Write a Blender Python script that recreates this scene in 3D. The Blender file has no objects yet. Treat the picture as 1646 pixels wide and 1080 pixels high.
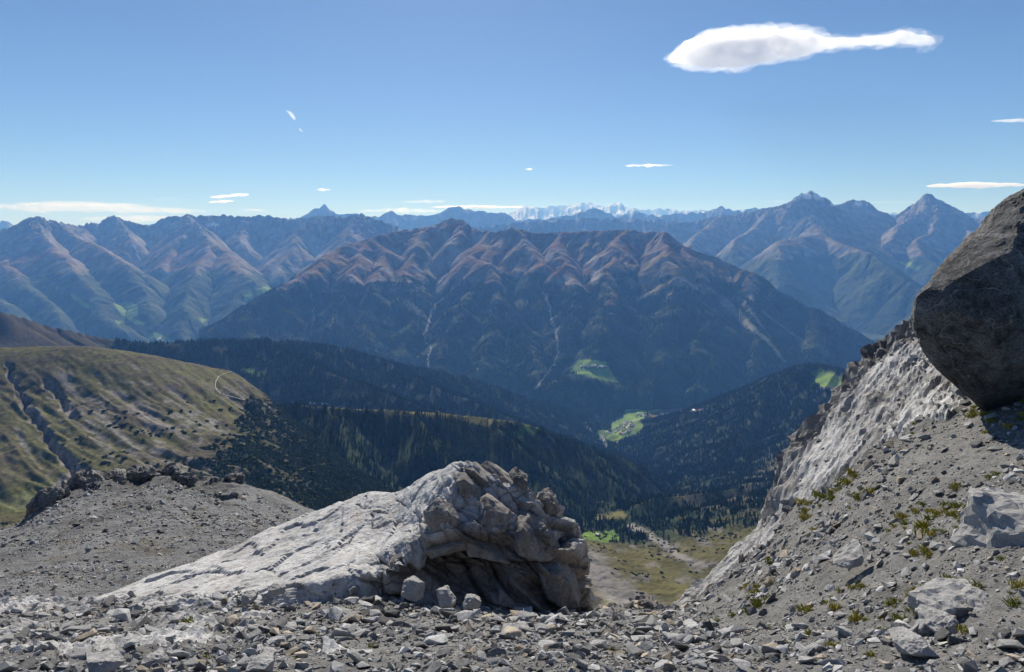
import bpy, bmesh, math, random
import numpy as np
from mathutils import Vector, Matrix

# ------------------------------------------------------------------ camera, light, exposure
SC = bpy.context.scene
COL = SC.collection
F, CX, HY = 1072.0, 823.0, 395.0          # focal length in photo pixels, centre column, horizon row
cam_d = bpy.data.cameras.new('camera'); cam = bpy.data.objects.new('camera', cam_d); COL.objects.link(cam)
cam_d.sensor_width = 36.0; cam_d.lens = 36.0 * F / 1646.0
cam.rotation_euler = (math.radians(90), 0, 0)
cam_d.shift_y = -(540.0 - HY) / 1646.0
cam_d.clip_start = 0.2; cam_d.clip_end = 200000.0
SC.camera = cam
SUN_EL, SUN_AZ = 36.0, -6.0               # azimuth from +Y towards +X
world = bpy.data.worlds.new('World'); SC.world = world; world.use_nodes = True
wn = world.node_tree; wn.nodes.clear()
sky = wn.nodes.new('ShaderNodeTexSky'); sky.sky_type = 'NISHITA'; sky.sun_disc = False
sky.sun_elevation = math.radians(SUN_EL); sky.sun_rotation = math.radians(SUN_AZ)
sky.altitude = 2500; sky.air_density = 1.0; sky.dust_density = 0.8; sky.ozone_density = 6.0
bg = wn.nodes.new('ShaderNodeBackground'); bg.inputs['Strength'].default_value = 0.043
wo = wn.nodes.new('ShaderNodeOutputWorld')
wn.links.new(sky.outputs[0], bg.inputs[0]); wn.links.new(bg.outputs[0], wo.inputs[0])
sun_d = bpy.data.lights.new('sun', 'SUN'); sun_d.energy = 3.3; sun_d.angle = math.radians(0.53); sun_d.color = (1.0, 0.965, 0.92)
sun = bpy.data.objects.new('sun', sun_d); COL.objects.link(sun)
_el, _az = math.radians(SUN_EL), math.radians(SUN_AZ)
SUNV = Vector((math.sin(_az) * math.cos(_el), math.cos(_az) * math.cos(_el), math.sin(_el)))
sun.rotation_euler = SUNV.to_track_quat('Z', 'Y').to_euler()
SC.view_settings.view_transform = 'Standard'; SC.view_settings.look = 'None'
SC.view_settings.exposure = 1.0; SC.view_settings.gamma = 1.0; SC.view_settings.use_curve_mapping = False
SC.render.engine = 'CYCLES'
cy = SC.cycles
cy.use_denoising = True
try: cy.denoiser = 'OPENIMAGEDENOISE'
except Exception: pass
cy.max_bounces = 8; cy.diffuse_bounces = 2; cy.glossy_bounces = 1; cy.transparent_max_bounces = 8
cy.volume_bounces = 6; cy.use_adaptive_sampling = False
cy.sample_clamp_indirect = 6

RNG = np.random.default_rng(7)
random.seed(7)

# ------------------------------------------------------------------ helpers
def W(px, py, d):
    return ((px - CX) / F * d, d, (HY - py) / F * d)

def tag(o, label=None, cat=None, group=None, kind=None):
    if label: o['label'] = label
    if cat: o['category'] = cat
    if group: o['group'] = group
    if kind: o['kind'] = kind
    return o

def link(name, me, mats=(), parent=None):
    o = bpy.data.objects.new(name, me); COL.objects.link(o)
    if me is not None and not me.materials:
        for m in mats: me.materials.append(m)
    if parent is not None: o.parent = parent
    return o

def mesh_np(name, V, Fc, smooth=False, tint=None, floats=None):
    """V (n,3), Fc (m,k) with k = 3 or 4"""
    me = bpy.data.meshes.new(name)
    n, m, k = len(V), len(Fc), Fc.shape[1]
    me.vertices.add(n); me.vertices.foreach_set('co', np.ascontiguousarray(V, dtype=np.float32).ravel())
    me.loops.add(m * k); me.loops.foreach_set('vertex_index', np.ascontiguousarray(Fc, dtype=np.int32).ravel())
    me.polygons.add(m); me.polygons.foreach_set('loop_start', np.arange(0, m * k, k, dtype=np.int32))
    try: me.polygons.foreach_set('loop_total', np.full(m, k, dtype=np.int32))
    except Exception: pass
    me.polygons.foreach_set('use_smooth', np.full(m, smooth, dtype=bool))
    if tint is not None:
        a = me.attributes.new('tint', 'FLOAT_COLOR', 'POINT')
        c = np.ones((n, 4), dtype=np.float32); c[:, :3] = tint
        a.data.foreach_set('color', c.ravel())
    for key, val in (floats or {}).items():
        a = me.attributes.new(key, 'FLOAT', 'POINT'); a.data.foreach_set('value', np.asarray(val, dtype=np.float32))
    me.update(calc_edges=True); me.validate()
    return me

def grid_faces(nr, nc, flip=False):
    i = np.arange((nr - 1) * (nc - 1)); r, c = i // (nc - 1), i % (nc - 1)
    a = r * nc + c
    f = np.stack([a, a + 1, a + nc + 1, a + nc], 1)
    return f[:, ::-1] if flip else f

# ---- noise (vectorised)
_T = np.random.default_rng(11).random(4096) * 2 * np.pi
_TC, _TS = np.cos(_T), np.sin(_T)
_G3 = np.random.default_rng(12).normal(size=(4096, 3)); _G3 /= np.linalg.norm(_G3, axis=1)[:, None]

def _hash(*a):
    h = np.zeros(a[0].shape, dtype=np.int64)
    for k, v in zip((73856093, 19349663, 83492791, 2654435), a):
        h = h ^ (v * k)
    h = (h ^ (h >> 13)) * 1274126177
    return (h ^ (h >> 16)) & 4095

def noise2(x, y, seed=0):
    xi, yi = np.floor(x), np.floor(y); fx, fy = x - xi, y - yi
    xi = xi.astype(np.int64) + seed * 131; yi = yi.astype(np.int64) + seed * 57
    u, v = fx * fx * fx * (fx * (fx * 6 - 15) + 10), fy * fy * fy * (fy * (fy * 6 - 15) + 10)
    def g(dx, dy):
        h = _hash(xi + dx, yi + dy); return _TC[h] * (fx - dx) + _TS[h] * (fy - dy)
    a, b = g(0, 0), g(1, 0); c, d = g(0, 1), g(1, 1)
    return (a + u * (b - a) + v * ((c + u * (d - c)) - (a + u * (b - a)))) * 1.5

def fbm2(x, y, oct=4, seed=0, gain=0.5, ridged=False):
    s = np.zeros(np.broadcast(x, y).shape); a, tot = 1.0, 0.0
    for o in range(oct):
        n = noise2(x, y, seed + o * 3)
        s += a * ((1 - 2 * np.abs(n)) if ridged else n); tot += a
        x, y = 2.03 * (x * 0.8 - y * 0.6) + 3.1, 2.03 * (x * 0.6 + y * 0.8) - 1.7
        a *= gain
    return s / tot

def noise3(p, seed=0):
    pi = np.floor(p); f = p - pi; pi = pi.astype(np.int64) + seed * 37
    u = f * f * f * (f * (f * 6 - 15) + 10)
    out = 0
    for dx in (0, 1):
        for dy in (0, 1):
            for dz in (0, 1):
                g = _G3[_hash(pi[..., 0] + dx, pi[..., 1] + dy, pi[..., 2] + dz)]
                dot = g[..., 0] * (f[..., 0] - dx) + g[..., 1] * (f[..., 1] - dy) + g[..., 2] * (f[..., 2] - dz)
                w = (u[..., 0] if dx else 1 - u[..., 0]) * (u[..., 1] if dy else 1 - u[..., 1]) * (u[..., 2] if dz else 1 - u[..., 2])
                out = out + w * dot
    return out * 1.6

def fbm3(p, oct=4, seed=0, gain=0.5, ridged=False):
    s, a, tot = 0, 1.0, 0.0
    for o in range(oct):
        n = noise3(p, seed + 5 * o); s = s + a * ((1 - 2 * np.abs(n)) if ridged else n); tot += a
        p = p * 2.03 + 11.3; a *= gain
    return s / tot

def cell3(p, seed=0):
    """Voronoi: returns F1, F2, per-cell random values (n,4), offset from the cell point"""
    pi = np.floor(p).astype(np.int64); n = len(p)
    f1 = np.full(n, 9.0); f2 = np.full(n, 9.0); idh = np.zeros(n, dtype=np.int64); off = np.zeros((n, 3))
    for dx in (-1, 0, 1):
        for dy in (-1, 0, 1):
            for dz in (-1, 0, 1):
                c = pi + (dx, dy, dz)
                h = _hash(c[:, 0] + seed, c[:, 1], c[:, 2])
                q = c + 0.5 + 0.42 * np.stack([_TC[h], _TS[h], _TC[(h * 7 + 3) & 4095]], 1)
                o = p - q; d = np.sqrt((o * o).sum(1))
                nearer = d < f1
                f2 = np.where(nearer, f1, np.minimum(f2, d)); f1 = np.where(nearer, d, f1)
                idh = np.where(nearer, h, idh); off[nearer] = o[nearer]
    r = np.stack([_TC[idh], _TS[idh], _TC[(idh * 13 + 5) & 4095], _TS[(idh * 29 + 1) & 4095]], 1)
    return f1, f2, r, off

def smooth(a, b, x):
    t = np.clip((x - a) / (b - a), 0, 1); return t * t * (3 - 2 * t)

def mix(a, b, t): return a + (np.asarray(b) - a) * t[..., None]

def in_poly(px, py, poly, soft=0):
    r = np.zeros(px.shape, dtype=bool); n = len(poly)
    for i in range(n):
        x0, y0 = poly[i]; x1, y1 = poly[(i + 1) % n]
        c = ((y0 > py) != (y1 > py)) & (px < (x1 - x0) * (py - y0) / ((y1 - y0) if y1 != y0 else 1e-9) + x0)
        r ^= c
    return r

def line_dist(px, py, pts):
    best = np.full(px.shape, 1e9); tt = np.zeros(px.shape)
    for i in range(len(pts) - 1):
        (x0, y0), (x1, y1) = pts[i][:2], pts[i + 1][:2]
        dx, dy = x1 - x0, y1 - y0
        t = np.clip(((px - x0) * dx + (py - y0) * dy) / (dx * dx + dy * dy + 1e-9), 0, 1)
        d = np.hypot(px - x0 - t * dx, py - y0 - t * dy)
        tt = np.where(d < best, (i + t) / (len(pts) - 1), tt); best = np.minimum(best, d)
    return best, tt

# ------------------------------------------------------------------ materials
def new_mat(name):
    m = bpy.data.materials.new(name); m.use_nodes = True; nt = m.node_tree; nt.nodes.clear()
    out = nt.nodes.new('ShaderNodeOutputMaterial'); b = nt.nodes.new('ShaderNodeBsdfPrincipled')
    nt.links.new(b.outputs[0], out.inputs[0]); b.inputs['Roughness'].default_value = 0.9
    b.inputs['Specular IOR Level'].default_value = 0.2
    return m, nt, b, out
def N(nt, t, **kw):
    n = nt.nodes.new(t)
    for k, v in kw.items(): setattr(n, k, v)
    return n
def tex_noise(nt, vec, scale, detail=5, rough=0.6, dist=0.0):
    n = N(nt, 'ShaderNodeTexNoise'); n.inputs['Scale'].default_value = scale; n.inputs['Detail'].default_value = detail
    n.inputs['Roughness'].default_value = rough; n.inputs['Distortion'].default_value = dist
    nt.links.new(vec, n.inputs['Vector']); return n.outputs['Fac']
def ramp(nt, fac, stops):
    r = N(nt, 'ShaderNodeValToRGB'); e = r.color_ramp.elements
    while len(e) < len(stops): e.new(0.5)
    for el, (p, c) in zip(e, stops): el.position = p; el.color = (*c, 1) if len(c) == 3 else c
    nt.links.new(fac, r.inputs[0]); return r.outputs[0]
def mixc(nt, fac, a, b, mode='MIX'):
    m = N(nt, 'ShaderNodeMix', data_type='RGBA', blend_type=mode)
    for s, v in ((m.inputs[0], fac), (m.inputs[6], a), (m.inputs[7], b)):
        if isinstance(v, (int, float)): s.default_value = v
        elif isinstance(v, tuple): s.default_value = (*v, 1)
        else: nt.links.new(v, s)
    return m.outputs[2]
def bump(nt, b, height, strength, dist):
    n = N(nt, 'ShaderNodeBump'); n.inputs['Strength'].default_value = strength; n.inputs['Distance'].default_value = dist
    nt.links.new(height, n.inputs['Height']); nt.links.new(n.outputs[0], b.inputs['Normal'])

def terrain_mat(name, s1, s2, bumpd, amount=0.5):
    m, nt, b, out = new_mat(name)
    at = N(nt, 'ShaderNodeAttribute', attribute_name='tint'); tc = N(nt, 'ShaderNodeTexCoord')
    n1 = tex_noise(nt, tc.outputs['Object'], s1, 6, 0.65); n2 = tex_noise(nt, tc.outputs['Object'], s2, 4, 0.7)
    v = ramp(nt, n1, [(0.3, (1 - amount,) * 3), (0.7, (1 + amount,) * 3)])
    v2 = ramp(nt, n2, [(0.3, (1 - amount * .7,) * 3), (0.7, (1 + amount * .7,) * 3)])
    c = mixc(nt, 1.0, at.outputs['Color'], v, 'MULTIPLY'); c = mixc(nt, 1.0, c, v2, 'MULTIPLY')
    nt.links.new(c, b.inputs['Base Color']); bump(nt, b, n1, 0.8, bumpd)
    b.inputs['Specular IOR Level'].default_value = 0.05
    return m

def rock_mat(name, base, scale=1.0, lichen=0.3, warm=0.15, use_shade=False, contrast=1.0, bd=0.03, orange=0.0):
    m, nt, b, out = new_mat(name); tc = N(nt, 'ShaderNodeTexCoord'); V = tc.outputs['Object']
    n1 = tex_noise(nt, V, 0.7 * scale, 8, 0.62, 0.3); n2 = tex_noise(nt, V, 5 * scale, 8, 0.7); n3 = tex_noise(nt, V, 28 * scale, 5, 0.7)
    k = contrast
    c = ramp(nt, n1, [(0.3, tuple(x * (1 - .35 * k) for x in base)), (0.5, base), (0.72, tuple(min(.8, x * (1 + .25 * k)) for x in base))])
    c = mixc(nt, 1.0, c, ramp(nt, n2, [(0.3, (1 - .5 * k,) * 3), (0.5, (1, 1, 1)), (0.75, (1 + .25 * k,) * 3)]), 'MULTIPLY')
    c = mixc(nt, 1.0, c, ramp(nt, n3, [(0.25, (1 - .5 * k,) * 3), (0.6, (1.08,) * 3)]), 'MULTIPLY')
    wm = tex_noise(nt, V, 1.3 * scale, 4, 0.6, 1.0)
    c = mixc(nt, ramp(nt, wm, [(0.5, (0, 0, 0)), (0.7, (warm,) * 3)]), c, (0.24, 0.15, 0.085))
    if lichen:
        l = tex_noise(nt, V, 9 * scale, 6, 0.75, 0.5)
        c = mixc(nt, ramp(nt, l, [(0.56, (0, 0, 0)), (0.64, (lichen,) * 3)]), c, (0.045, 0.042, 0.04))
    # pale calcite veins
    w = N(nt, 'ShaderNodeTexNoise', noise_dimensions='3D'); w.inputs['Scale'].default_value = 1.1 * scale; w.inputs['Detail'].default_value = 3
    w.inputs['Distortion'].default_value = 0.6; nt.links.new(V, w.inputs['Vector'])
    c = mixc(nt, ramp(nt, w.outputs['Fac'], [(0.493, (0, 0, 0)), (0.5, (.35,) * 3), (0.507, (0, 0, 0))]), c, (0.5, 0.5, 0.49))
    if orange:
        l2 = tex_noise(nt, V, 3.1 * scale, 5, 0.7, 0.2)
        c = mixc(nt, ramp(nt, l2, [(0.66, (0, 0, 0)), (0.7, (orange,) * 3)]), c, (0.45, 0.13, 0.03))
    if use_shade:
        at = N(nt, 'ShaderNodeAttribute', attribute_name='tint')
        c = mixc(nt, 1.0, c, at.outputs['Color'], 'MULTIPLY')
    nt.links.new(c, b.inputs['Base Color'])
    hh = mixc(nt, 0.5, n2, n3)
    bump(nt, b, hh, 0.9, bd)
    return m

def stone_mat(name):
    m, nt, b, out = new_mat(name); tc = N(nt, 'ShaderNodeTexCoord'); V = tc.outputs['Object']
    at = N(nt, 'ShaderNodeAttribute', attribute_name='tint')
    n2 = tex_noise(nt, V, 9, 6, 0.7); n3 = tex_noise(nt, V, 50, 3, 0.7)
    c = mixc(nt, 1.0, at.outputs['Color'], ramp(nt, n2, [(0.3, (.6,) * 3), (0.7, (1.25,) * 3)]), 'MULTIPLY')
    c = mixc(nt, 1.0, c, ramp(nt, n3, [(0.3, (.75,) * 3), (0.7, (1.15,) * 3)]), 'MULTIPLY')
    nt.links.new(c, b.inputs['Base Color']); bump(nt, b, n2, 0.7, 0.02); return m

def foliage_mat(name, c0, c1):
    m, nt, b, out = new_mat(name); oi = N(nt, 'ShaderNodeObjectInfo'); tc = N(nt, 'ShaderNodeTexCoord')
    n = tex_noise(nt, tc.outputs['Object'], 0.5, 3, 0.6)
    c = ramp(nt, oi.outputs['Random'], [(0.0, c0), (0.75, tuple((a + b_) / 2 for a, b_ in zip(c0, c1))), (1.0, c1)])
    c = mixc(nt, 1.0, c, ramp(nt, n, [(0.3, (.6,) * 3), (0.7, (1.4,) * 3)]), 'MULTIPLY')
    nt.links.new(c, b.inputs['Base Color']); b.inputs['Specular IOR Level'].default_value = 0.1; return m

def flat_mat(name, c, rough=0.85, amt=0.2, sc=3.0):
    m, nt, b, out = new_mat(name); tc = N(nt, 'ShaderNodeTexCoord')
    n = tex_noise(nt, tc.outputs['Object'], sc, 4, 0.6)
    nt.links.new(mixc(nt, 1.0, c, ramp(nt, n, [(0.3, (1 - amt,) * 3), (0.7, (1 + amt,) * 3)]), 'MULTIPLY'), b.inputs['Base Color'])
    b.inputs['Roughness'].default_value = rough; return m

M = {
    'far': terrain_mat('far_mountain_ground', 0.004, 0.02, 20, 0.35),
    'massif': terrain_mat('mountain_ground', 0.006, 0.035, 14, 0.4),
    'mid': terrain_mat('valley_ground', 0.012, 0.08, 5, 0.4),
    'near': terrain_mat('meadow_ground', 0.09, 0.45, 1.2, 0.55),
    'slab': rock_mat('pale_limestone', (0.48, 0.478, 0.475), 1.0, 0.35, 0.25, True, 0.9, 0.035, 0.0),
    'gravel': rock_mat('scree_ground', (0.205, 0.205, 0.205), 3.0, 0.2, 0.06, True, 1.0, 0.05),
    'hump': rock_mat('gravel_slope_ground', (0.27, 0.272, 0.277), 0.7, 0.3, 0.04, True, 1.35, 0.35),
    'boulder': rock_mat('dark_weathered_limestone', (0.14, 0.142, 0.146), 1.1, 0.5, 0.08, False, 1.8, 0.06, 0.2),
    'slabblock': rock_mat('outcrop_block', (0.27, 0.255, 0.24), 1.6, 0.4, 0.4, False, 1.1, 0.03),
    'block': rock_mat('grey_limestone_block', (0.33, 0.325, 0.32), 2.0, 0.12, 0.2, False, 0.6, 0.012),
    'crag': rock_mat('weathered_crag', (0.26, 0.25, 0.24), 0.8, 0.6, 0.3, False, 1.2, 0.12),
    'stone': stone_mat('loose_stone'),
    'spruce': foliage_mat('spruce_needles', (0.014, 0.028, 0.010), (0.062, 0.082, 0.022)),
    'bark': flat_mat('bark', (0.06, 0.045, 0.035)),
    'pine': foliage_mat('dwarf_pine_needles', (0.014, 0.028, 0.009), (0.035, 0.052, 0.017)),
    'tuft': foliage_mat('alpine_grass', (0.20, 0.22, 0.03), (0.42, 0.34, 0.07)),
    'roof': flat_mat('brown_roof', (0.10, 0.07, 0.055), 0.8, .3, .4),
    'roof_red': flat_mat('red_roof', (0.34, 0.16, 0.12), 0.8, .3, .4),
    'roof_grey': flat_mat('grey_roof', (0.38, 0.38, 0.40), 0.5, .3, .4),
    'wall': flat_mat('white_plaster', (0.72, 0.70, 0.66), 0.8, .1, .4),
    'timber': flat_mat('brown_timber_wall', (0.16, 0.10, 0.06), 0.8, .2, .4),
    'road': flat_mat('pale_gravel_track', (0.40, 0.37, 0.31), 0.9, .2, .2),
    'water': flat_mat('pale_river_gravel', (0.42, 0.42, 0.40), 0.9, .2, .05),
    'snow': flat_mat('old_snow', (0.75, 0.78, 0.82), 0.7, .08, .02),
    'glass': flat_mat('dark_window', (0.03, 0.035, 0.04), 0.2, .1, 1.0),
}

# ------------------------------------------------------------------ ridge-skeleton terrain
def skeleton(X, Y, ridges, rnd=0.0):
    """height as the upper envelope of the flanks of 3-D ridge lines; returns height, arc length, distance"""
    H = np.full(X.shape, -1e9); S = np.zeros(X.shape); D = np.zeros(X.shape)
    for k, (pts, slope, R) in enumerate(ridges):
        P3 = np.array([W(*p) for p in pts]); s0 = k * 7919.0
        for a, b in zip(P3[:-1], P3[1:]):
            dx, dy = b[0] - a[0], b[1] - a[1]; L = math.hypot(dx, dy)
            t = np.clip(((X - a[0]) * dx + (Y - a[1]) * dy) / (L * L), 0, 1)
            d = np.hypot(X - a[0] - t * dx, Y - a[1] - t * dy)
            ro = rnd * (.2 if k == 0 else 1.0); de = np.sqrt(d * d + ro * ro) - ro
            h = a[2] + t * (b[2] - a[2]) - slope * (.65 * R * (1 - np.exp(-de / R)) + .35 * de)
            m = h > H
            H = np.where(m, h, H); D = np.where(m, d, D)
            S = np.where(m, s0 + t * L + np.where((X - a[0]) * dy - (Y - a[1]) * dx > 0, 3333.0, 0), S)
            s0 += L
    return H, S, D

class Patch:
    """a terrain sheet on a grid that fans out from the viewpoint (columns = bearing, rows = distance)"""
    def __init__(s, px0, px1, nc, d0, d1, nr, power=1.0):
        s.px = np.linspace(px0, px1, nc); t = np.linspace(0, 1, nr) ** power
        s.dep = d0 * (d1 / d0) ** t; s.nr, s.nc = nr, nc
        s.PX, s.Y = np.meshgrid(s.px, s.dep); s.X = (s.PX - CX) / F * s.Y
    def finish(s, Z): s.Z = Z; s.PY = HY - F * Z / s.Y; return s
    def loft(s, X, Y, Z, PX):
        s.X, s.Y, s.Z, s.PX = X, Y, Z, PX; s.nr, s.nc = X.shape; s.px = PX[0]; s.PY = HY - F * Z / Y; return s
    def mesh(s, name, mat, tint=None, smooth_=False):
        V = np.stack([s.X.ravel(), s.Y.ravel(), s.Z.ravel()], 1)
        me = mesh_np(name, V, grid_faces(s.nr, s.nc), smooth_, None if tint is None else tint.reshape(-1, 3))
        o = link(name, me, (mat,)); return o
    def slope(s):
        gy, gx = np.gradient(s.Z); yy = np.gradient(s.Y, axis=0); xx = np.gradient(s.X, axis=1)
        zx = gx / np.where(np.abs(xx) < 1e-6, 1e-6, xx); zy = gy / np.where(np.abs(yy) < 1e-6, 1e-6, yy)
        return np.hypot(zx, zy), zx, zy
    def vis(s):
        """vertex seen from the viewpoint, over this sheet only"""
        m = np.minimum.accumulate(s.PY, axis=0); m = np.vstack([np.full((1, s.nc), 1e9), m[:-1]])
        return s.PY <= m + 6
    def hit(s, px, py):
        c = np.interp(px, s.px, np.arange(s.nc)); i = int(min(max(c, 0), s.nc - 2)); t = c - i
        col = s.PY[:, i] * (1 - t) + s.PY[:, i + 1] * t
        k = np.where((col[:-1] > py) & (col[1:] <= py))[0]
        if len(k) == 0: r = int(np.argmin(np.abs(col - py))); u = 0.0; r = min(r, s.nr - 2)
        else: r = int(k[0]); u = (col[r] - py) / max(col[r] - col[r + 1], 1e-6)
        def g(A): return (A[r, i] * (1 - t) + A[r, i + 1] * t) * (1 - u) + (A[r + 1, i] * (1 - t) + A[r + 1, i + 1] * t) * u
        return Vector((g(s.X), g(s.Y), g(s.Z)))

FOREST = np.array((0.020, 0.034, 0.014)); RUST = np.array((0.115, 0.050, 0.022)); OCHRE = np.array((0.125, 0.088, 0.034))
ROCK = np.array((0.17, 0.155, 0.145)); SCREE = np.array((0.30, 0.28, 0.26)); GREEN = np.array((0.15, 0.235, 0.05)); OLIVE = np.array((0.095, 0.085, 0.03))
SNOW = np.array((0.8, 0.83, 0.87))

def relief(p, ridges, lam, amp, seed, fine, warp=0.35, rug=(0, 0)):
    """skeleton height with gullies that run down the flanks"""
    X, Y = p.X, p.Y
    wx = fbm2(X / (lam * 2.2), Y / (lam * 2.2), 3, seed) * lam * warp; wy = fbm2(X / (lam * 2.2), Y / (lam * 2.2), 3, seed + 40) * lam * warp
    H, S, D = skeleton(X + wx, Y + wy, ridges, 60)
    rib = 0.6 * noise2(S / lam, D / (lam * 7), seed + 1) + 0.3 * noise2(S / lam * 2.3, D / (lam * 5), seed + 2) + 0.16 * noise2(S / lam * 5.1, D / (lam * 3), seed + 3)
    rr = 1 - 2 * np.abs(rib) ** 0.8
    a = amp * np.clip(D / (lam * 1.2), 0.04, 1) * np.exp(-np.maximum(D - lam * 4, 0) / (lam * 6))
    H = H - a * 0.6 + a * rr * 0.8 + fbm2(X / fine, Y / fine, 4, seed + 9, 0.55, True) * fine * 0.10
    if rug[1]: H = H + rug[1] * smooth(rug[0] - 150, rug[0] + 250, H) * (fbm2(X / 150, Y / 150, 5, seed + 60, .62, True) - .35)
    return H, S, D, rib

def alpine_tint(p, S, D, rib, tree, top, seed, rock_amt=1.0, rust=0.5, tree_px=None):
    sl, zx, zy = p.slope(); X, Y, Z = p.X, p.Y, p.Z
    n = fbm2(X / 420, Y / 420, 4, seed + 20); n2 = fbm2(X / 120, Y / 120, 3, seed + 21); n3 = fbm2(X / 900, Y / 900, 3, seed + 22)
    g = mix(np.broadcast_to(OCHRE, X.shape + (3,)), RUST, smooth(-0.15, 0.3, n3 + rust - 0.5 + 0.3 * n))
    g = mix(g, SCREE * 0.7, smooth(0.15, 0.5, 0.3 - 0.6 * np.abs(rib) + 0.8 * n2 + .5 * n - 0.1 + 0.3 * smooth(tree + 100, top, Z)) * 0.6)
    r = smooth(0.62, 0.95, sl + 0.3 * n2) * rock_amt + smooth(top - 150, top + 150, Z + 200 * n)
    g = mix(g, ROCK * (1 + 0.5 * n2[..., None]), np.clip(r, 0, 1))
    f = smooth(55, -35, Z - tree + 230 * n + 130 * n2 - 60 * smooth(0.2, 0.0, np.abs(rib)))
    fcol = FOREST * (1 + 0.8 * n2[..., None]) + np.array((0.03, 0.035, 0.012)) * (smooth(0.1, 0.5, n + 0.5 * n2) + .6 * smooth(.12, .0, np.abs(rib)))[..., None]
    g = mix(g, fcol, f)
    return g, f, n, n2

# ================================================================== FAR RANGES
def far_range(name, sky_line, depth, jag, seed, base_drop, nr=60, tint=None, step=2.0, slope_=0.72, back=0.12):
    """a range whose crest follows the given outline; flanks with spurs and gullies"""
    px0, px1 = sky_line[0][0], sky_line[-1][0]
    nc = int((px1 - px0) / step)
    p = Patch(px0, px1, nc, depth * 0.80, depth * (1 + back), nr)
    u = (p.PX - CX) / F * depth
    crest_py = np.interp(p.PX, [a[0] for a in sky_line], [a[1] for a in sky_line])
    jg = (jag * fbm2(p.PX / 9, p.PX * 0 + seed, 4, seed, 0.6) - jag * 0.3) / F * depth
    # crest meanders in depth with spurs towards the viewer
    m = depth * (1 + 0.025 * fbm2(p.PX / 70, p.PX * 0, 3, seed + 5))
    zc = (HY - crest_py) / F * m
    d = p.Y - m
    lam = depth * 0.045
    rib = noise2(u / lam + 0.4 * noise2(p.Y / lam, u / lam, seed), p.Y / (lam * 5), seed + 1) * .6 + .35 * noise2(u / lam * 2.6, p.Y / (lam * 3), seed + 2) + .2 * noise2(u / lam * 6, p.Y / (lam * 2), seed + 3)
    dd = np.abs(d)
    Rr = depth * 0.16
    z = zc - jg * np.exp(-dd / (depth * .006)) - slope_ * Rr * (1 - np.exp(-dd / Rr)) - np.clip(dd / (lam * .6), 0, 1) * lam * 0.55 * (np.abs(rib) ** .8)
    z = z + fbm2(p.X / (lam * .25), p.Y / (lam * .25), 3, seed + 8, .55, True) * lam * 0.045 * np.clip(dd / lam * 4, 0, 1)
    p.finish(np.maximum(z, -1400 - 0 * z))
    return p, rib, zc

SN = [(560, 352), (800, 350), (815, 343), (828, 336), (845, 331), (870, 333), (890, 330), (915, 331), (930, 326), (945, 324), (955, 328), (970, 331), (985, 327), (998, 325), (1005, 333), (1040, 337), (1060, 334), (1085, 337), (1120, 338), (1165, 336), (1300, 340), (1700, 345)]
p, rib, zc = far_range('snow', SN, 36000, 2.0, 3, 1500, 60, step=1.8, slope_=.34)
sl = p.slope()[0]; nn = fbm2(p.X / 900, p.Y / 900, 4, 77)
sn = smooth(900, 1300, p.Z + 600 * nn) * smooth(.95, 0.6, sl * 0.6 + 0.6 * np.abs(nn))
t = mix(np.broadcast_to(ROCK, p.X.shape + (3,)), SNOW, np.clip(sn * 1.3, 0, 1))
tag(p.mesh('snowy_mountain_range', M['far'], t), kind='structure')

L1 = [(-40, 356), (0, 356), (12, 355), (25, 362), (40, 366), (120, 362), (200, 362), (350, 356), (440, 352), (470, 350), (486, 346), (497, 338), (507, 331), (513, 332), (520, 327), (528, 333), (540, 343), (560, 341), (572, 339), (585, 347), (606, 347), (614, 343), (627, 337), (640, 344), (660, 345), (690, 347), (708, 342), (722, 334), (737, 331), (750, 336), (775, 339), (805, 340), (818, 346), (832, 352), (880, 352), (930, 340), (958, 333), (975, 342), (1000, 347), (1020, 336), (1035, 343), (1060, 346), (1100, 342), (1130, 340), (1158, 330), (1170, 335), (1190, 338), (1215, 333), (1240, 336), (1300, 345), (1400, 345), (1440, 343), (1560, 342), (1590, 340), (1646, 338), (1700, 336)]
p, rib, zc = far_range('blue', L1, 21000, 2.2, 9, 1500, 50)
n = fbm2(p.X / 900, p.Y / 900, 4, 8)
t = mix(np.broadcast_to(ROCK, p.X.shape + (3,)), OCHRE, smooth(0.0, 0.4, n + smooth(900, 300, p.Z) * .5) * .6); t = mix(t, FOREST, smooth(-300, -500, p.Z + 200 * n))
t = mix(t, SNOW, smooth(0.35, 0.45, n) * smooth(700, 900, p.Z) * smooth(.25, .1, np.abs(rib)))
tag(p.mesh('distant_mountain_range', M['far'], t), kind='structure')

L1b = [(560, 360), (640, 372), (700, 372), (760, 365), (800, 360), (830, 356), (900, 352), (960, 350), (1000, 352), (1060, 352), (1110, 360), (1150, 350), (1180, 347), (1230, 345), (1300, 350)]
p, rib, zc = far_range('blue2', L1b, 15500, 1.8, 19, 1500, 50)
n = fbm2(p.X / 700, p.Y / 700, 4, 18)
t = mix(np.broadcast_to(ROCK, p.X.shape + (3,)), OCHRE, smooth(0.0, 0.4, n) * .5); t = mix(t, FOREST, smooth(-100, -400, p.Z + 200 * n))
tag(p.mesh('blue_mountain_range', M['far'], t), kind='structure')

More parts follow.
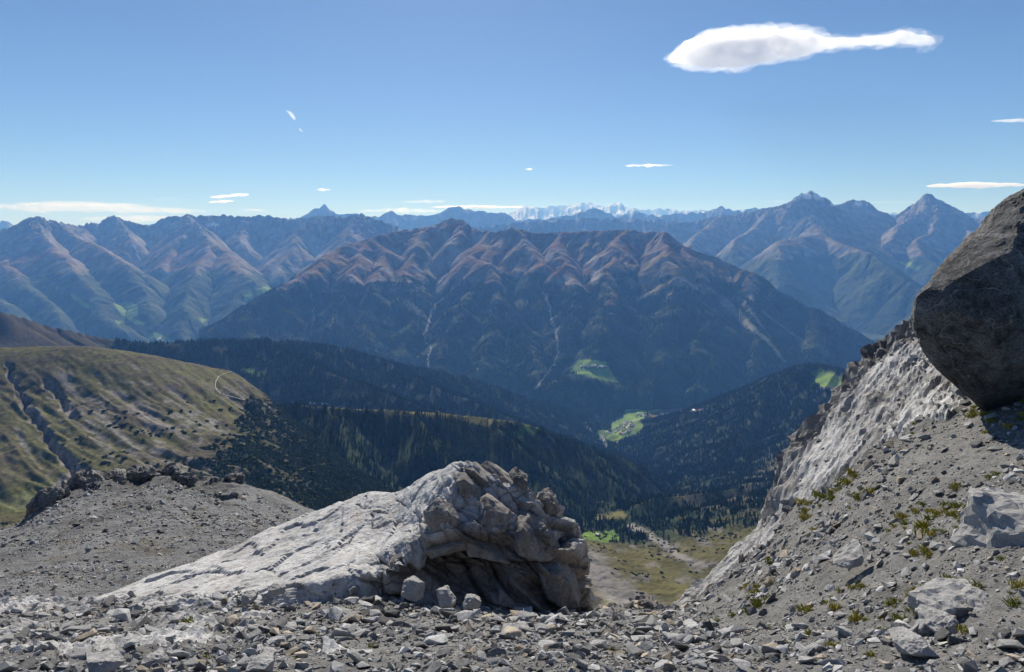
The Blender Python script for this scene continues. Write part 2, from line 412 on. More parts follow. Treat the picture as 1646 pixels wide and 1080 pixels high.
# ---- western mountains (left of the frame)
RL = [
    ([(-80, 372, 11500), (0, 371, 11000), (30, 362, 10800), (50, 352, 10600), (60, 351, 10600), (80, 356, 10800), (100, 361, 11200), (130, 364, 12000), (160, 358, 12400), (172, 351, 12500), (182, 349, 12500), (200, 355, 12500), (228, 363, 12500), (245, 362, 12600), (262, 353, 12700), (280, 350, 12800), (300, 347, 12900), (330, 349, 12800), (362, 346, 12800), (400, 350, 12800), (430, 347, 12800), (450, 352, 12700), (490, 352, 12500), (520, 348, 12400), (550, 350, 12200), (580, 346, 12000), (620, 360, 12000), (700, 380, 12000)], .85, 2600),
    ([(50, 352, 10600), (70, 385, 9900), (100, 415, 9300), (130, 440, 8900), (165, 480, 8400), (200, 530, 7900)], .75, 2200),
    ([(0, 371, 11000), (-10, 400, 10000), (20, 430, 9200), (60, 470, 8400), (110, 520, 7700)], .75, 2200),
    ([(-80, 400, 9800), (-40, 440, 9000), (10, 490, 8000), (40, 530, 7500)], .75, 2200),
    ([(80, 356, 10800), (130, 385, 10300), (175, 405, 9800), (200, 425, 9400), (215, 460, 8900), (225, 490, 8500)], .75, 2200),
    ([(182, 349, 12500), (205, 372, 11800), (215, 390, 11300)], .85, 2200),
    ([(300, 347, 12900), (312, 358, 12000), (318, 362, 11700), (325, 385, 11000), (335, 412, 10300), (325, 435, 9700), (305, 465, 9000), (290, 500, 8400), (285, 540, 7900)], .75, 2200),
    ([(318, 362, 11700), (290, 380, 11300), (270, 400, 10900), (265, 430, 10200)], .8, 2200),
    ([(325, 385, 11000), (360, 405, 10500), (385, 425, 10000), (400, 450, 9400), (380, 490, 8800), (360, 530, 8200)], .75, 2200),
    ([(400, 350, 12800), (395, 372, 12200), (392, 392, 11700)], .9, 2000),
    ([(520, 348, 12400), (490, 370, 11700), (470, 390, 11200), (455, 420, 10600), (450, 440, 10200)], .85, 2200),
    ([(580, 346, 12000), (560, 372, 11200), (540, 400, 10500), (500, 430, 9800)], .85, 2200),
]
p = Patch(-60, 640, 430, 6600, 13300, 300)
H, S, D, rib = relief(p, RL, 520, 165, 31, 180, rug=(150, 75))
p.finish(np.maximum(H, -1230 + 0.05 * np.abs(p.X + 4000)))
t, f, n, n2 = alpine_tint(p, S, D, rib, -430, 330, 33, 0.9, 0.55)
for poly in ([(112, 470), (122, 474), (152, 496), (140, 497), (118, 482)], [(182, 488), (200, 485), (222, 490), (222, 505), (212, 512), (232, 518), (235, 523), (215, 520), (190, 500)], [(183, 514), (200, 517), (190, 522)], [(392, 472), (410, 465), (434, 458), (438, 466), (410, 478), (393, 484)], [(238, 533), (250, 534), (283, 549), (238, 553)], [(320, 510), (335, 514), (325, 519)]):
    t = mix(t, GREEN * 0.9, in_poly(p.PX, p.PY, poly).astype(float))
for a in ([(345, 385), (352, 360)], [(332, 361), (350, 359)], [(452, 352), (480, 348)]):
    pass
dd, _ = line_dist(p.PX, p.PY, [(333, 362), (342, 360), (350, 362)]); t = mix(t, SNOW, smooth(3, 1.5, dd))
dd, _ = line_dist(p.PX, p.PY, [(465, 352), (474, 350), (484, 348)]); t = mix(t, SNOW, smooth(2.5, 1.2, dd))
dd, _ = line_dist(p.PX, p.PY, [(500, 388), (510, 400), (516, 412)]); t = mix(t, SCREE, smooth(16, 4, dd) * .8)
dd, _ = line_dist(p.PX, p.PY, [(430, 420), (445, 432), (440, 448)]); t = mix(t, SCREE, smooth(12, 3, dd) * .6)
WEST = p
tag(p.mesh('western_mountains', M['massif'], t), kind='structure')

# ---- eastern mountains (right of the frame)
RR = [
    ([(1040, 372, 14500), (1080, 362, 14200), (1120, 355, 14000), (1160, 348, 13800), (1200, 341, 13600), (1240, 335, 13400), (1262, 329, 13200), (1276, 323, 13100), (1284, 314, 13000), (1292, 312, 13000), (1300, 309, 13000), (1308, 311, 13000), (1316, 318, 13000), (1328, 322, 13100), (1340, 331, 13300), (1352, 336, 13500), (1400, 342, 13800), (1418, 345, 13900), (1440, 352, 14000), (1456, 347, 13900), (1468, 342, 13800), (1479, 336, 13700), (1487, 323, 13600), (1493, 313, 13600), (1499, 313, 13600), (1506, 321, 13600), (1516, 334, 13600), (1528, 345, 13500), (1545, 352, 13300), (1570, 352, 13000), (1600, 345, 12500), (1680, 330, 12000)], .95, 2400),
    ([(1300, 309, 13000), (1308, 340, 12500), (1315, 362, 12000), (1324, 378, 11500), (1345, 388, 11100), (1370, 398, 10700), (1400, 408, 10200), (1425, 430, 9700), (1460, 455, 9200), (1490, 485, 8700), (1510, 540, 8000)], .85, 2600),
    ([(1324, 378, 11500), (1290, 380, 11200), (1250, 388, 10900), (1240, 410, 10400), (1250, 440, 9800), (1260, 480, 9100)], .8, 2400),
    ([(1240, 335, 13400), (1215, 360, 12700), (1190, 385, 12000), (1180, 410, 11400), (1200, 450, 10600), (1220, 500, 9700)], .85, 2600),
    ([(1160, 348, 13800), (1130, 370, 13000), (1110, 385, 12500), (1100, 410, 11800)], .85, 2600),
    ([(1495, 316, 13600), (1478, 340, 13200), (1458, 352, 12900), (1440, 372, 12400), (1428, 390, 12000)], .95, 2300),
    ([(1495, 316, 13600), (1500, 350, 12900), (1490, 375, 12400), (1470, 392, 11900), (1480, 410, 11400), (1500, 425, 11000)], .85, 2300),
    ([(1526, 342, 13500), (1545, 365, 12700), (1560, 375, 12300), (1580, 400, 11500), (1600, 420, 11000)], .85, 2300),
    ([(1340, 331, 13300), (1350, 330, 14200), (1365, 322, 14300), (1375, 325, 14300), (1385, 322, 14300), (1398, 333, 14200), (1420, 342, 14000)], .95, 2300),
]
p = Patch(1010, 1680, 400, 8200, 14900, 280)
H, S, D, rib = relief(p, RR, 560, 170, 51, 200, rug=(250, 55))
p.finish(np.maximum(H, -1150))
t, f, n, n2 = alpine_tint(p, S, D, rib, -180, 450, 53, 1.0, 0.3)
t = mix(t, SNOW, smooth(0.0, .2, n2 + n + .1) * smooth(820, 960, p.Z) * (p.PX > 1275) * (p.PX < 1335) * .9)
dd, _ = line_dist(p.PX, p.PY, [(1337, 329), (1346, 326), (1356, 324)]); t = mix(t, SNOW, smooth(3.4, 2, dd))
dd, _ = line_dist(p.PX, p.PY, [(1376, 327), (1384, 329)]); t = mix(t, SNOW, smooth(3, 1.5, dd))
t = mix(t, GREEN * .9, in_poly(p.PX, p.PY, [(1445, 421), (1462, 420), (1475, 426), (1487, 425), (1474, 436), (1462, 430)]).astype(float))
EAST = p
tag(p.mesh('eastern_mountains', M['massif'], t), kind='structure')

# ================================================================== CENTRAL MASSIF
RC = [
    ([(560, 395, 7700), (600, 383, 8000), (640, 372, 8200), (680, 366, 8400), (705, 358, 8500), (722, 351, 8600), (738, 354, 8600), (752, 364, 8400), (775, 372, 8300), (790, 371, 8200), (800, 374, 8100), (815, 369, 8000), (826, 366, 7950), (850, 374, 7950), (880, 376, 7900), (905, 373, 7900), (950, 372, 7800), (985, 371, 7750), (1005, 369, 7700), (1030, 374, 7650), (1058, 373, 7550), (1078, 383, 7450), (1100, 397, 7350), (1150, 415, 7150), (1200, 438, 6900), (1270, 478, 6600), (1340, 520, 6300), (1395, 548, 6050), (1440, 570, 5900), (1520, 600, 5700)], .78, 2600),
    ([(560, 395, 7700), (530, 415, 7400), (495, 436, 7050), (460, 458, 6700), (430, 475, 6400), (395, 500, 6100), (350, 530, 5800), (300, 560, 5500)], .72, 2400),
    ([(600, 383, 8000), (575, 410, 7500), (560, 440, 7050), (540, 480, 6500), (520, 520, 6050), (500, 570, 5600)], .72, 2400),
    ([(600, 383, 8000), (612, 405, 7650), (615, 430, 7250), (600, 470, 6700), (585, 520, 6150), (590, 580, 5550)], .72, 2400),
    ([(680, 366, 8400), (665, 395, 7900), (655, 430, 7350), (662, 470, 6750), (655, 520, 6150), (640, 590, 5500)], .75, 2400),
    ([(738, 354, 8600), (735, 375, 8250), (728, 392, 7950)], .85, 2000),
    ([(790, 371, 8200), (772, 395, 7800), (765, 412, 7550), (788, 425, 7250), (785, 450, 6900), (800, 480, 6550), (790, 530, 6000), (780, 580, 5500), (770, 640, 5000)], .72, 2400),
    ([(785, 450, 6900), (740, 490, 6400), (720, 540, 5900), (712, 590, 5450)], .75, 2400),
    ([(800, 480, 6550), (840, 520, 6050), (860, 570, 5550), (868, 620, 5100)], .75, 2400),
    ([(826, 366, 7950), (838, 385, 7700), (855, 402, 7450), (868, 425, 7100)], .78, 2400),
    ([(905, 373, 7900), (898, 392, 7600), (900, 405, 7350), (905, 425, 7050), (895, 440, 6850)], .8, 2400),
    ([(905, 425, 7050), (925, 450, 6750), (925, 490, 6350), (918, 540, 5850)], .75, 2300),
    ([(1005, 369, 7700), (985, 395, 7350), (988, 418, 7050), (980, 440, 6800), (985, 470, 6450), (975, 510, 6000), (962, 545, 5650), (955, 580, 5350), (945, 600, 5200)], .72, 2400),
    ([(945, 600, 5200), (915, 606, 5100), (880, 622, 4950), (850, 640, 4850), (820, 665, 4750)], .65, 1500),
    ([(955, 580, 5350), (985, 596, 5350), (1010, 612, 5350), (1030, 636, 5300)], .7, 1500),
    ([(1058, 373, 7550), (1070, 410, 7050), (1080, 445, 6600), (1078, 490, 6150), (1060, 540, 5700), (1050, 600, 5250)], .75, 2400),
    ([(1100, 397, 7350), (1120, 450, 6700), (1130, 500, 6150), (1130, 560, 5600), (1120, 620, 5150)], .75, 2400),
    ([(1200, 438, 6900), (1205, 480, 6500), (1215, 530, 6000), (1225, 590, 5500)], .78, 2400),
    ([(1300, 497, 6450), (1300, 540, 6050), (1310, 590, 5600)], .78, 2400),
]
p = Patch(320, 1480, 580, 4550, 9000, 350)
H, S, D, rib = relief(p, RC, 330, 125, 71, 110, .5, rug=(150, 30))
p.finish(np.maximum(H, -1290 + 0.02 * fbm2(p.X / 300, p.Y / 300, 3) * 400) - 160 * smooth(5120, 4850, p.Y))
t, fmask, n, n2 = alpine_tint(p, S, D, rib, -420, 520, 73, 0.5, 0.7)
# gully beds and debris tracks: bare pale ground of their own
STREAMS = [[(712, 480), (700, 490), (693, 500), (690, 515), (686, 525), (681, 540), (686, 552), (693, 560), (688, 572), (688, 590)],
           [(866, 460), (875, 475), (884, 492), (886, 515), (893, 530), (895, 548), (897, 568), (888, 590), (860, 625)],
           [(925, 468), (920, 490), (905, 515), (893, 535)], [(500, 470), (503, 490), (505, 510), (498, 540)], [(560, 470), (545, 495), (530, 525)]]
bare = np.zeros(p.X.shape)
for k, s_ in enumerate(STREAMS):
    w = (2.2, 2.0, 1.2, 1.2, 1.0)[k]
    dd, tt = line_dist(p.PX + 2.5 * noise2(p.PY / 6, p.PX * 0, k), p.PY, s_)
    bare = np.maximum(bare, smooth(w, w * .4, dd + 1.0 * n2) * (.9 if k < 2 else .5))
for (s_, w0, w1, al) in ([[(1165, 485), (1200, 520), (1235, 550), (1262, 582)], 12, 3, .55], [[(1188, 480), (1215, 512), (1240, 545)], 7, 2, .45], [[(1225, 500), (1265, 530), (1300, 555)], 4, 2, .45],
                         [[(720, 388), (735, 402), (722, 420)], 18, 10, .7], [[(905, 405), (880, 415)], 10, 8, .6], [[(945, 410), (960, 430), (955, 450)], 14, 10, .6], [[(700, 430), (712, 450), (705, 470)], 22, 10, .35], [[(555, 400), (590, 415), (630, 440)], 6, 4, .5]):
    dd, tt = line_dist(p.PX, p.PY, s_); w = w0 + (w1 - w0) * tt
    bare = np.maximum(bare, smooth(w, w * .35, dd + 5 * np.maximum(n2, 0)) * al)
t = mix(t, SCREE * .95, bare)
mead_far = [(930, 577), (960, 579), (975, 582), (980, 592), (985, 603), (995, 615), (975, 613), (945, 606), (915, 598), (922, 590)]
mf = in_poly(p.PX, p.PY, mead_far).astype(float); t = mix(t, GREEN * (1 + .25 * n2[..., None]), mf)
clr = in_poly(p.PX, p.PY, [(972, 474), (992, 470), (993, 492), (970, 492)]).astype(float); t = mix(t, OCHRE * .7, clr * .6)
MASS = p; MASS_F = fmask * (1 - np.clip(bare * 2, 0, 1)) * (1 - mf) * (1 - clr)
tag(p.mesh('central_mountain', M['massif'], t), kind='structure')

# ================================================================== FOREST HILLS AND VALLEY
def floor_z(Y):
    return np.interp(Y, [400, 700, 850, 1050, 1300, 1500, 2000, 3000, 4200, 4600, 5000, 5600, 7000], [-330, -405, -455, -508, -575, -625, -765, -1010, -1235, -1262, -1225, -1230, -1250])
def axis_x(Y):
    return np.interp(Y, [400, 800, 1050, 1300, 1500, 2000, 3000, 4400, 5500], [(1000 - CX) / F * 400, (1050 - CX) / F * 800, (1085 - CX) / F * 1050, (1010 - CX) / F * 1300, (1000 - CX) / F * 1500, (1090 - CX) / F * 2000, (1040 - CX) / F * 3000, (985 - CX) / F * 4400, (1000 - CX) / F * 5500])
RM = [
    # brown grassy hill running into the long forested ridge
    ([(-160, 470, 2700), (-60, 492, 2800), (0, 500, 2850), (40, 509, 2900), (90, 525, 2950), (140, 539, 3000), (185, 546, 3050), (230, 552, 3100), (300, 549, 3250), (370, 547, 3350), (430, 545, 3450), (480, 548, 3550), (520, 556, 3620), (560, 564, 3680), (620, 580, 3780), (700, 595, 3900), (760, 610, 4000), (830, 634, 4100), (900, 655, 4250), (945, 672, 4400)], .55, 2500),
    ([(430, 545, 3450), (480, 580, 3100), (560, 612, 2850), (640, 640, 2700), (720, 665, 2600)], .5, 2500),
    ([(620, 580, 3780), (700, 625, 3300), (790, 660, 3050), (860, 690, 2900)], .5, 2500),
    # near dark ridge
    ([(452, 657, 1640), (470, 650, 1670), (500, 648, 1700), (535, 651, 1720), (560, 654, 1735), (600, 658, 1750), (650, 662, 1780), (700, 667, 1800), (760, 671, 1850), (800, 675, 1890), (850, 681, 1940), (880, 690, 1980), (930, 708, 2050), (985, 732, 2150), (1040, 757, 2250), (1090, 778, 2380), (1120, 790, 2450)], .78, 1500),
    ([(535, 651, 1720), (545, 700, 1560), (570, 760, 1420)], .75, 1500),
    ([(650, 662, 1780), (680, 710, 1620), (730, 770, 1500)], .75, 1500),
    ([(800, 675, 1890), (830, 720, 1730), (880, 775, 1600), (910, 820, 1500)], .75, 1500),
    ([(930, 708, 2050), (970, 760, 1880), (1000, 800, 1750)], .7, 1500),
    # eastern forest hill
    ([(960, 750, 4200), (1010, 737, 4250), (1060, 709, 4200), (1110, 680, 4080), (1150, 657, 3950), (1200, 624, 3800), (1240, 604, 3650), (1270, 592, 3560), (1295, 586, 3500), (1320, 585, 3480), (1345, 592, 3400), (1370, 604, 3250), (1420, 625, 2900), (1500, 660, 2250), (1600, 720, 1500), (1750, 800, 950)], .62, 2600),
    ([(1240, 604, 3650), (1215, 660, 3200), (1190, 700, 2950), (1160, 740, 2700)], .55, 2500),
    ([(1345, 592, 3400), (1320, 660, 2900), (1290, 710, 2550), (1260, 760, 2250)], .55, 2500),
    # wooded knoll on the valley floor
    ([(1300, 770, 2050), (1240, 778, 1950), (1180, 788, 1850), (1110, 792, 1760), (1060, 803, 1660), (1012, 822, 1560)], .5, 700),
]
p = Patch(-60, 1520, 580, 640, 5600, 340)
wsc = 60 - 40 * smooth(3000, 3600, p.Y) * smooth(950, 1000, p.PX); wx = fbm2(p.X / 350, p.Y / 350, 3, 5) * wsc; wy = fbm2(p.X / 350, p.Y / 350, 3, 6) * wsc
H, S, D = skeleton(p.X + wx, p.Y + wy, RM)
rib = 0.6 * noise2(S / 130, D / 800, 91) + 0.35 * noise2(S / 55, D / 400, 92)
a = 34 * np.clip(D / 140, 0.02, 1)
H = H - a * 0.8 * np.abs(rib) + fbm2(p.X / 60, p.Y / 60, 3, 93) * 4 * np.clip(D / 60, .15, 1)
fz = floor_z(p.Y) + 110 * (1 - np.exp(-np.maximum(np.abs(p.X - axis_x(p.Y)) - 25, 0) ** 1.25 * 0.05 / 110)) * smooth(4300, 3400, p.Y) + (fbm2(p.X / 90, p.Y / 90, 4, 94) * 10 + fbm2(p.X / 25, p.Y / 25, 3, 98, .5, True) * 3) * smooth(3800, 2500, p.Y)
p.finish(np.maximum(H, fz)); onfloor = fz > H
sl = p.slope()[0]; n = fbm2(p.X / 160, p.Y / 160, 4, 95); n2 = fbm2(p.X / 40, p.Y / 40, 3, 96)
PXn, PYn = p.PX + 4 * n2, p.PY + 2 * n
t = np.broadcast_to(FOREST * .9, p.X.shape + (3,)) * (1 + .4 * n2[..., None])
fo = np.ones(p.X.shape)
def paint(msk, c, kill=1.0):
    global t, fo
    t = mix(t, np.asarray(c) * (1 + .3 * n2[..., None]), msk); fo = fo * (1 - msk * kill)
BROWN = np.array((0.062, 0.048, 0.030))
paint(smooth(250, 120, PXn + .3 * (p.PY - 540)) * (p.Y > 2200) * (D < 900), BROWN)
paint((onfloor & (p.Y < 1330)) * smooth(1330, 1180, p.Y + 60 * n), OLIVE * .85)
t = mix(t, SCREE * .5, (onfloor & (p.Y < 1330)) * smooth(.1, .35, fbm2(p.X / 30, p.Y / 90, 4, 99)) * .7)
paint(in_poly(PXn, PYn, [(935, 855), (985, 852), (1000, 868), (975, 872), (935, 865)]).astype(float), GREEN * .75)
paint(in_poly(PXn, PYn, [(955, 828), (1000, 822), (1015, 832), (960, 836)]).astype(float) * (p.Y < 2000), OLIVE * 1.3)
# pale debris tracks on the valley floor
n9 = fbm2(p.X / 70, p.Y / 70, 4, 97)
dd, tt = line_dist(PXn + 22 * n9, PYn + 9 * n9, [(1005, 835), (1020, 848), (1045, 862), (1068, 876), (1090, 892), (1120, 905), (1160, 906), (1190, 900)])
paint(smooth(8, 2, dd + 4 * n2 + 3 * n9) * (p.Y < 1500), SCREE * .65)
dd, tt = line_dist(PXn, PYn, [(950, 905), (965, 930), (990, 955), (1020, 975), (1080, 1000)])
paint(smooth(36, 6, dd + 16 * n2 + 8 * n9) * (p.Y < 1200), SCREE * .6)
dd, tt = line_dist(PXn, PYn, [(1100, 800), (1140, 830), (1190, 800), (1230, 760), (1262, 730)])
paint(smooth(24, 4, dd + 14 * n2) * .75 * (p.Y < 3000) * (p.Y > 1500), SCREE * .16 + OLIVE * .45, .6)
paint(smooth(-0.1, .35, n2 + .6 * n + smooth(1090, 1250, p.PX) * .35 - .1) * smooth(770, 860, p.PY) * smooth(1060, 1110, p.PX) * (p.Y < 1900), OLIVE * .8, .9)
# alpine strip along the top of the near ridge, and its clearing
nearm = (p.Y > 1500) & (p.Y < 2500)
cpy = np.where(nearm, p.PY, 1e9).min(0)[None, :]; cdep = np.take_along_axis(p.Y, np.where(nearm, p.PY, 1e9).argmin(0)[None, :], 0)
thick_ = np.interp(p.PX, [480, 520, 560, 650, 760, 850, 862], [1.5, 2, 3, 6, 9, 7, 0]) * (1 + .8 * n)
paint((nearm & (p.PY < cpy + thick_) & (p.PX > 485) & (p.PX < 862) & (p.Y > cdep - 130) & (p.Y < cdep + 60)).astype(float), OLIVE * 1.2)
paint(in_poly(PXn, PYn, [(828, 696), (845, 684), (860, 682), (870, 690), (855, 698), (835, 704)]).astype(float) * (p.Y < 2300), GREEN * .6)
# bright valley meadows, alp on the eastern hill, clearing by the long ridge
VM = [(1012, 648), (1030, 650), (1060, 649), (1100, 649), (1112, 655), (1090, 656), (1060, 662), (1040, 664), (1035, 673), (1020, 681), (1000, 690), (1022, 697), (1020, 705), (1006, 710), (1000, 706), (980, 692), (980, 682), (1000, 672), (1003, 660)]
vm = in_poly(p.PX, p.PY, VM).astype(float) * (p.Y > 4000); paint(vm, GREEN * 1.05)
vc = in_poly(p.PX, p.PY, [(958, 692), (985, 690), (1000, 676), (1022, 672), (1034, 684), (1022, 706), (1000, 714), (962, 708)]) & (p.Y > 3900); paint(vc * (1 - vm), GREEN * .6)
paint(smooth(7, 3, line_dist(p.PX, p.PY, [(1045, 668), (1070, 662), (1105, 658), (1128, 660)])[0]) * (p.Y > 4000), OLIVE, 1.0)
paint(in_poly(p.PX, p.PY, [(1301, 598), (1312, 594), (1340, 600), (1364, 609), (1356, 628), (1345, 630), (1318, 627), (1308, 612)]).astype(float) * (p.Y > 2400), GREEN * .75)
paint(in_poly(p.PX, p.PY, [(381, 594), (395, 592), (408, 595), (438, 603), (430, 607), (400, 604)]).astype(float) * (p.Y > 2000), GREEN * .6)
paint(smooth(2.2, 1, line_dist(PXn, p.PY, [(938, 678), (942, 686), (950, 690)])[0]) * (p.Y > 3800), SCREE)
paint(smooth(2.2, 1, line_dist(PXn, p.PY, [(958, 668), (962, 676)])[0]) * (p.Y > 3800), SCREE)
paint(smooth(3, 1, line_dist(PXn, p.PY, [(968, 700), (970, 715), (980, 725)])[0]) * (p.Y > 3800), SCREE * .8)
MID, MID_F = p, fo
tag(p.mesh('forest_valley', M['mid'], t), kind='structure')
gp = link('valley_floor', mesh_np('valley_floor', np.array([(-44000., 300, -1420), (44000, 300, -1420), (44000, 47000, -1420), (-44000, 47000, -1420)]), np.array([[0, 1, 2, 3]]), tint=np.tile(FOREST, (4, 1))), (M['far'],))
tag(gp, kind='structure')

# ================================================================== LOFTED SHEETS (meadow slope and foreground)
def rows_to_patch(rows, px0, px1, nc, sub, sigma=3, power=None):
    """rows: each a list of (px, py, depth), near to far; smooth in both directions"""
    px = np.linspace(px0, px1, nc); R = []
    for r in rows:
        r = sorted(r); a = np.array(r, dtype=float)
        py = np.interp(px, a[:, 0], a[:, 1]); d = np.interp(px, a[:, 0], a[:, 2])
        if sigma:
            k = np.exp(-0.5 * (np.arange(-3 * sigma, 3 * sigma + 1) / sigma) ** 2); k /= k.sum()
            py = np.convolve(np.pad(py, 3 * sigma, 'edge'), k, 'valid'); d = np.convolve(np.pad(d, 3 * sigma, 'edge'), k, 'valid')
        R.append(np.stack(W(px, py, d), 1))
    R = np.array(R)                                                   # rows, nc, 3
    return catmull(R, sub), px
def catmull(R, sub):
    n = len(R); out = []
    sub = [sub] * (n - 1) if isinstance(sub, int) else sub
    for i in range(n - 1):
        p0, p1, p2, p3 = R[max(i - 1, 0)], R[i], R[i + 1], R[min(i + 2, n - 1)]
        L = np.linalg.norm(p2 - p1, axis=-1, keepdims=True) + 1e-9
        a = np.linalg.norm(p1 - p0, axis=-1, keepdims=True) + 1e-9; b = np.linalg.norm(p3 - p2, axis=-1, keepdims=True) + 1e-9
        m1 = (p2 - p0) / (L + a) * L if i > 0 else (p2 - p1); m2 = (p3 - p1) / (L + b) * L if i < n - 2 else (p2 - p1)
        m1 *= .8; m2 *= .8
        for j in range(sub[i]):
            t = j / sub[i]; t2, t3 = t * t, t * t * t
            out.append((2 * t3 - 3 * t2 + 1) * p1 + (t3 - 2 * t2 + t) * m1 + (-2 * t3 + 3 * t2) * p2 + (t3 - t2) * m2)
    out.append(R[-1]); return np.array(out)
def normals(G):
    a = np.gradient(G, axis=0); b = np.gradient(G, axis=1); n = np.cross(b, a); return n / (np.linalg.norm(n, axis=-1, keepdims=True) + 1e-12)

# ---- meadow slope
rows = [
    [(-80, 1150, 640), (150, 1150, 640), (400, 1160, 620), (760, 1200, 600)],
    [(-80, 900, 800), (0, 900, 800), (150, 905, 790), (400, 930, 760), (760, 1040, 700)],
    [(-80, 790, 1010), (0, 790, 1010), (100, 790, 1000), (200, 790, 960), (300, 805, 940), (500, 860, 880), (760, 960, 820)],
    [(-80, 705, 1180), (0, 705, 1180), (150, 715, 1150), (300, 733, 1120), (400, 747, 1090), (500, 795, 1030), (600, 840, 980), (760, 905, 930)],
    [(-80, 625, 1370), (0, 625, 1370), (150, 636, 1360), (300, 655, 1350), (440, 690, 1380), (520, 735, 1280), (600, 785, 1180), (760, 855, 1040)],
    [(-80, 562, 1560), (0, 559, 1560), (60, 557, 1560), (120, 556, 1560), (160, 558, 1570), (200, 563, 1580), (250, 572, 1600), (300, 582, 1640), (350, 592, 1680), (375, 597, 1690), (400, 612, 1690), (425, 632, 1670), (448, 655, 1640), (480, 680, 1560), (540, 730, 1420), (620, 785, 1280), (760, 850, 1150)],
    [(-80, 600, 1700), (150, 600, 1700), (375, 640, 1800), (425, 660, 1760), (448, 690, 1720), (540, 760, 1500), (760, 900, 1200)],
    [(-80, 700, 1900), (375, 760, 1950), (760, 1000, 1300)],
]
G, px = rows_to_patch(rows, -80, 760, 380, [10, 30, 44, 50, 50, 14, 6], 4)
PXg = np.broadcast_to(px, G.shape[:2]).copy()
X, Y, Z = G[..., 0].copy(), G[..., 1].copy(), G[..., 2].copy()
PYg = HY - F * Z / Y
n = fbm2(X / 150, Y / 150, 4, 301); n2 = fbm2(X / 30, Y / 30, 4, 302)
ca = np.cos(.55); sa = np.sin(.55)
u_, v_ = X * .57 + Y * .82, X * .82 - Y * .57           # v runs down the slope, u across
ribm = noise2(u_ / 60 + .5 * n, v_ / 420, 303) * .6 + .4 * noise2(u_ / 22 + .5 * n, v_ / 200, 304)
Z = Z - (16 * np.abs(ribm) + 3.5 * np.abs(noise2(u_ / 13 + .6 * n2, v_ / 90, 305))) * smooth(556, 640, PYg) + n * 10 * smooth(550, 620, PYg) + n2 * 2.6 + fbm2(X / 9, Y / 9, 3, 306) * 1.3
RAV = [(10, 585), (28, 620), (42, 650), (58, 672), (72, 695), (98, 722), (118, 745), (140, 765)]
dd, tt = line_dist(PXg + 14 * n2 + 8 * n, PYg, RAV); w = (3 + 7 * tt) * (1 + .8 * fbm2(X / 25, Y / 25, 3, 330))
Z = Z - 17 * smooth(w * 1.5, w * .1, dd)
dd2, _ = line_dist(PXg + 22 * n2, PYg + 12 * n, [(80, 618), (100, 640), (116, 656)])
Z = Z - 14 * smooth(11, 2, dd2)
MEAD = Patch(0, 1, 2, 1, 2, 2).loft(X, Y, Z, PXg); p = MEAD
sl = p.slope()[0]
GRASS = np.array((0.092, 0.088, 0.033)); GRASS2 = np.array((0.072, 0.060, 0.037)); GR3 = np.array((0.095, 0.105, 0.03))
t = mix(np.broadcast_to(GRASS, X.shape + (3,)), GRASS2, smooth(-.2, .35, n + .6 * n2))
t = mix(t, GR3, smooth(760, 800, p.PY) * smooth(160, 60, p.PX) * .8)
fo = np.zeros(X.shape)
scr = smooth(.02, .35, ribm * 1.0 + .55 * n2 - .22 + .5 * smooth(110, 20, np.abs(p.PX - 290 - (p.PY - 690) * .9)) * smooth(640, 670, p.PY))
scr = scr * smooth(600, 640, p.PY + 10 * n2) * smooth(-20, 120, p.PX - 0 * p.PY)
for s_, w_ in (([(205, 588), (240, 596), (265, 605), (290, 612)], 4), ([(150, 600), (200, 612), (245, 618)], 3), ([(10, 590), (40, 640), (75, 680)], 8), ([(100, 600), (130, 640), (180, 660)], 14),
               ([(225, 650), (235, 665), (250, 690)], 14), ([(160, 670), (190, 700), (240, 745)], 13), ([(130, 668), (150, 690), (175, 730)], 14), ([(250, 670), (280, 690), (310, 715)], 10), ([(270, 645), (310, 665), (340, 690)], 6), ([(28, 690), (45, 725)], 6), ([(360, 625), (400, 645), (450, 660)], 7), ([(440, 660), (448, 690), (470, 712)], 5)):
    dd_, tt_ = line_dist(p.PX + 6 * n2, p.PY + 4 * n, s_); scr = np.maximum(scr, smooth(w_ * 1.3, w_ * .3, dd_) * .85)
fs = noise2(u_ / 9 + .8 * n2, v_ / 110, 340) + .6 * noise2(u_ / 4, v_ / 50, 341)
t = t * (1 + .35 * fs[..., None] + .3 * n2[..., None])
scr = np.clip(scr, 0, 1) * smooth(-.55, .25, fs + .8 * n2)
t = mix(t, SCREE * .6 * (1 + .4 * n2[..., None]), scr * .85)
t = mix(t, ROCK * (1.1 + .9 * n2[..., None]), np.maximum(smooth(w * 1.7, w * .9, dd), smooth(12, 6, dd2)) * .9)
pine = smooth(0.0, .22, n2 * .8 + .5 * n + smooth(300, 420, p.PX + (p.PY - 700) * .25) * 1.1 - .75 + .35 * smooth(690, 760, p.PY) * smooth(120, 200, p.PX)) * smooth(628, 650, p.PY)
pine = np.maximum(pine * .95, smooth(470, 520, p.PX))
gap = smooth(-.05, .1, noise2(u_ / 35, v_ / 160, 310)) * smooth(560, 420, p.PX)
pine = pine * (1 - .45 * gap)
t = mix(t, FOREST * .8, pine * .8)
MEAD_F = pine
tag(p.mesh('meadow_slope', M['near'], t, True), kind='structure')

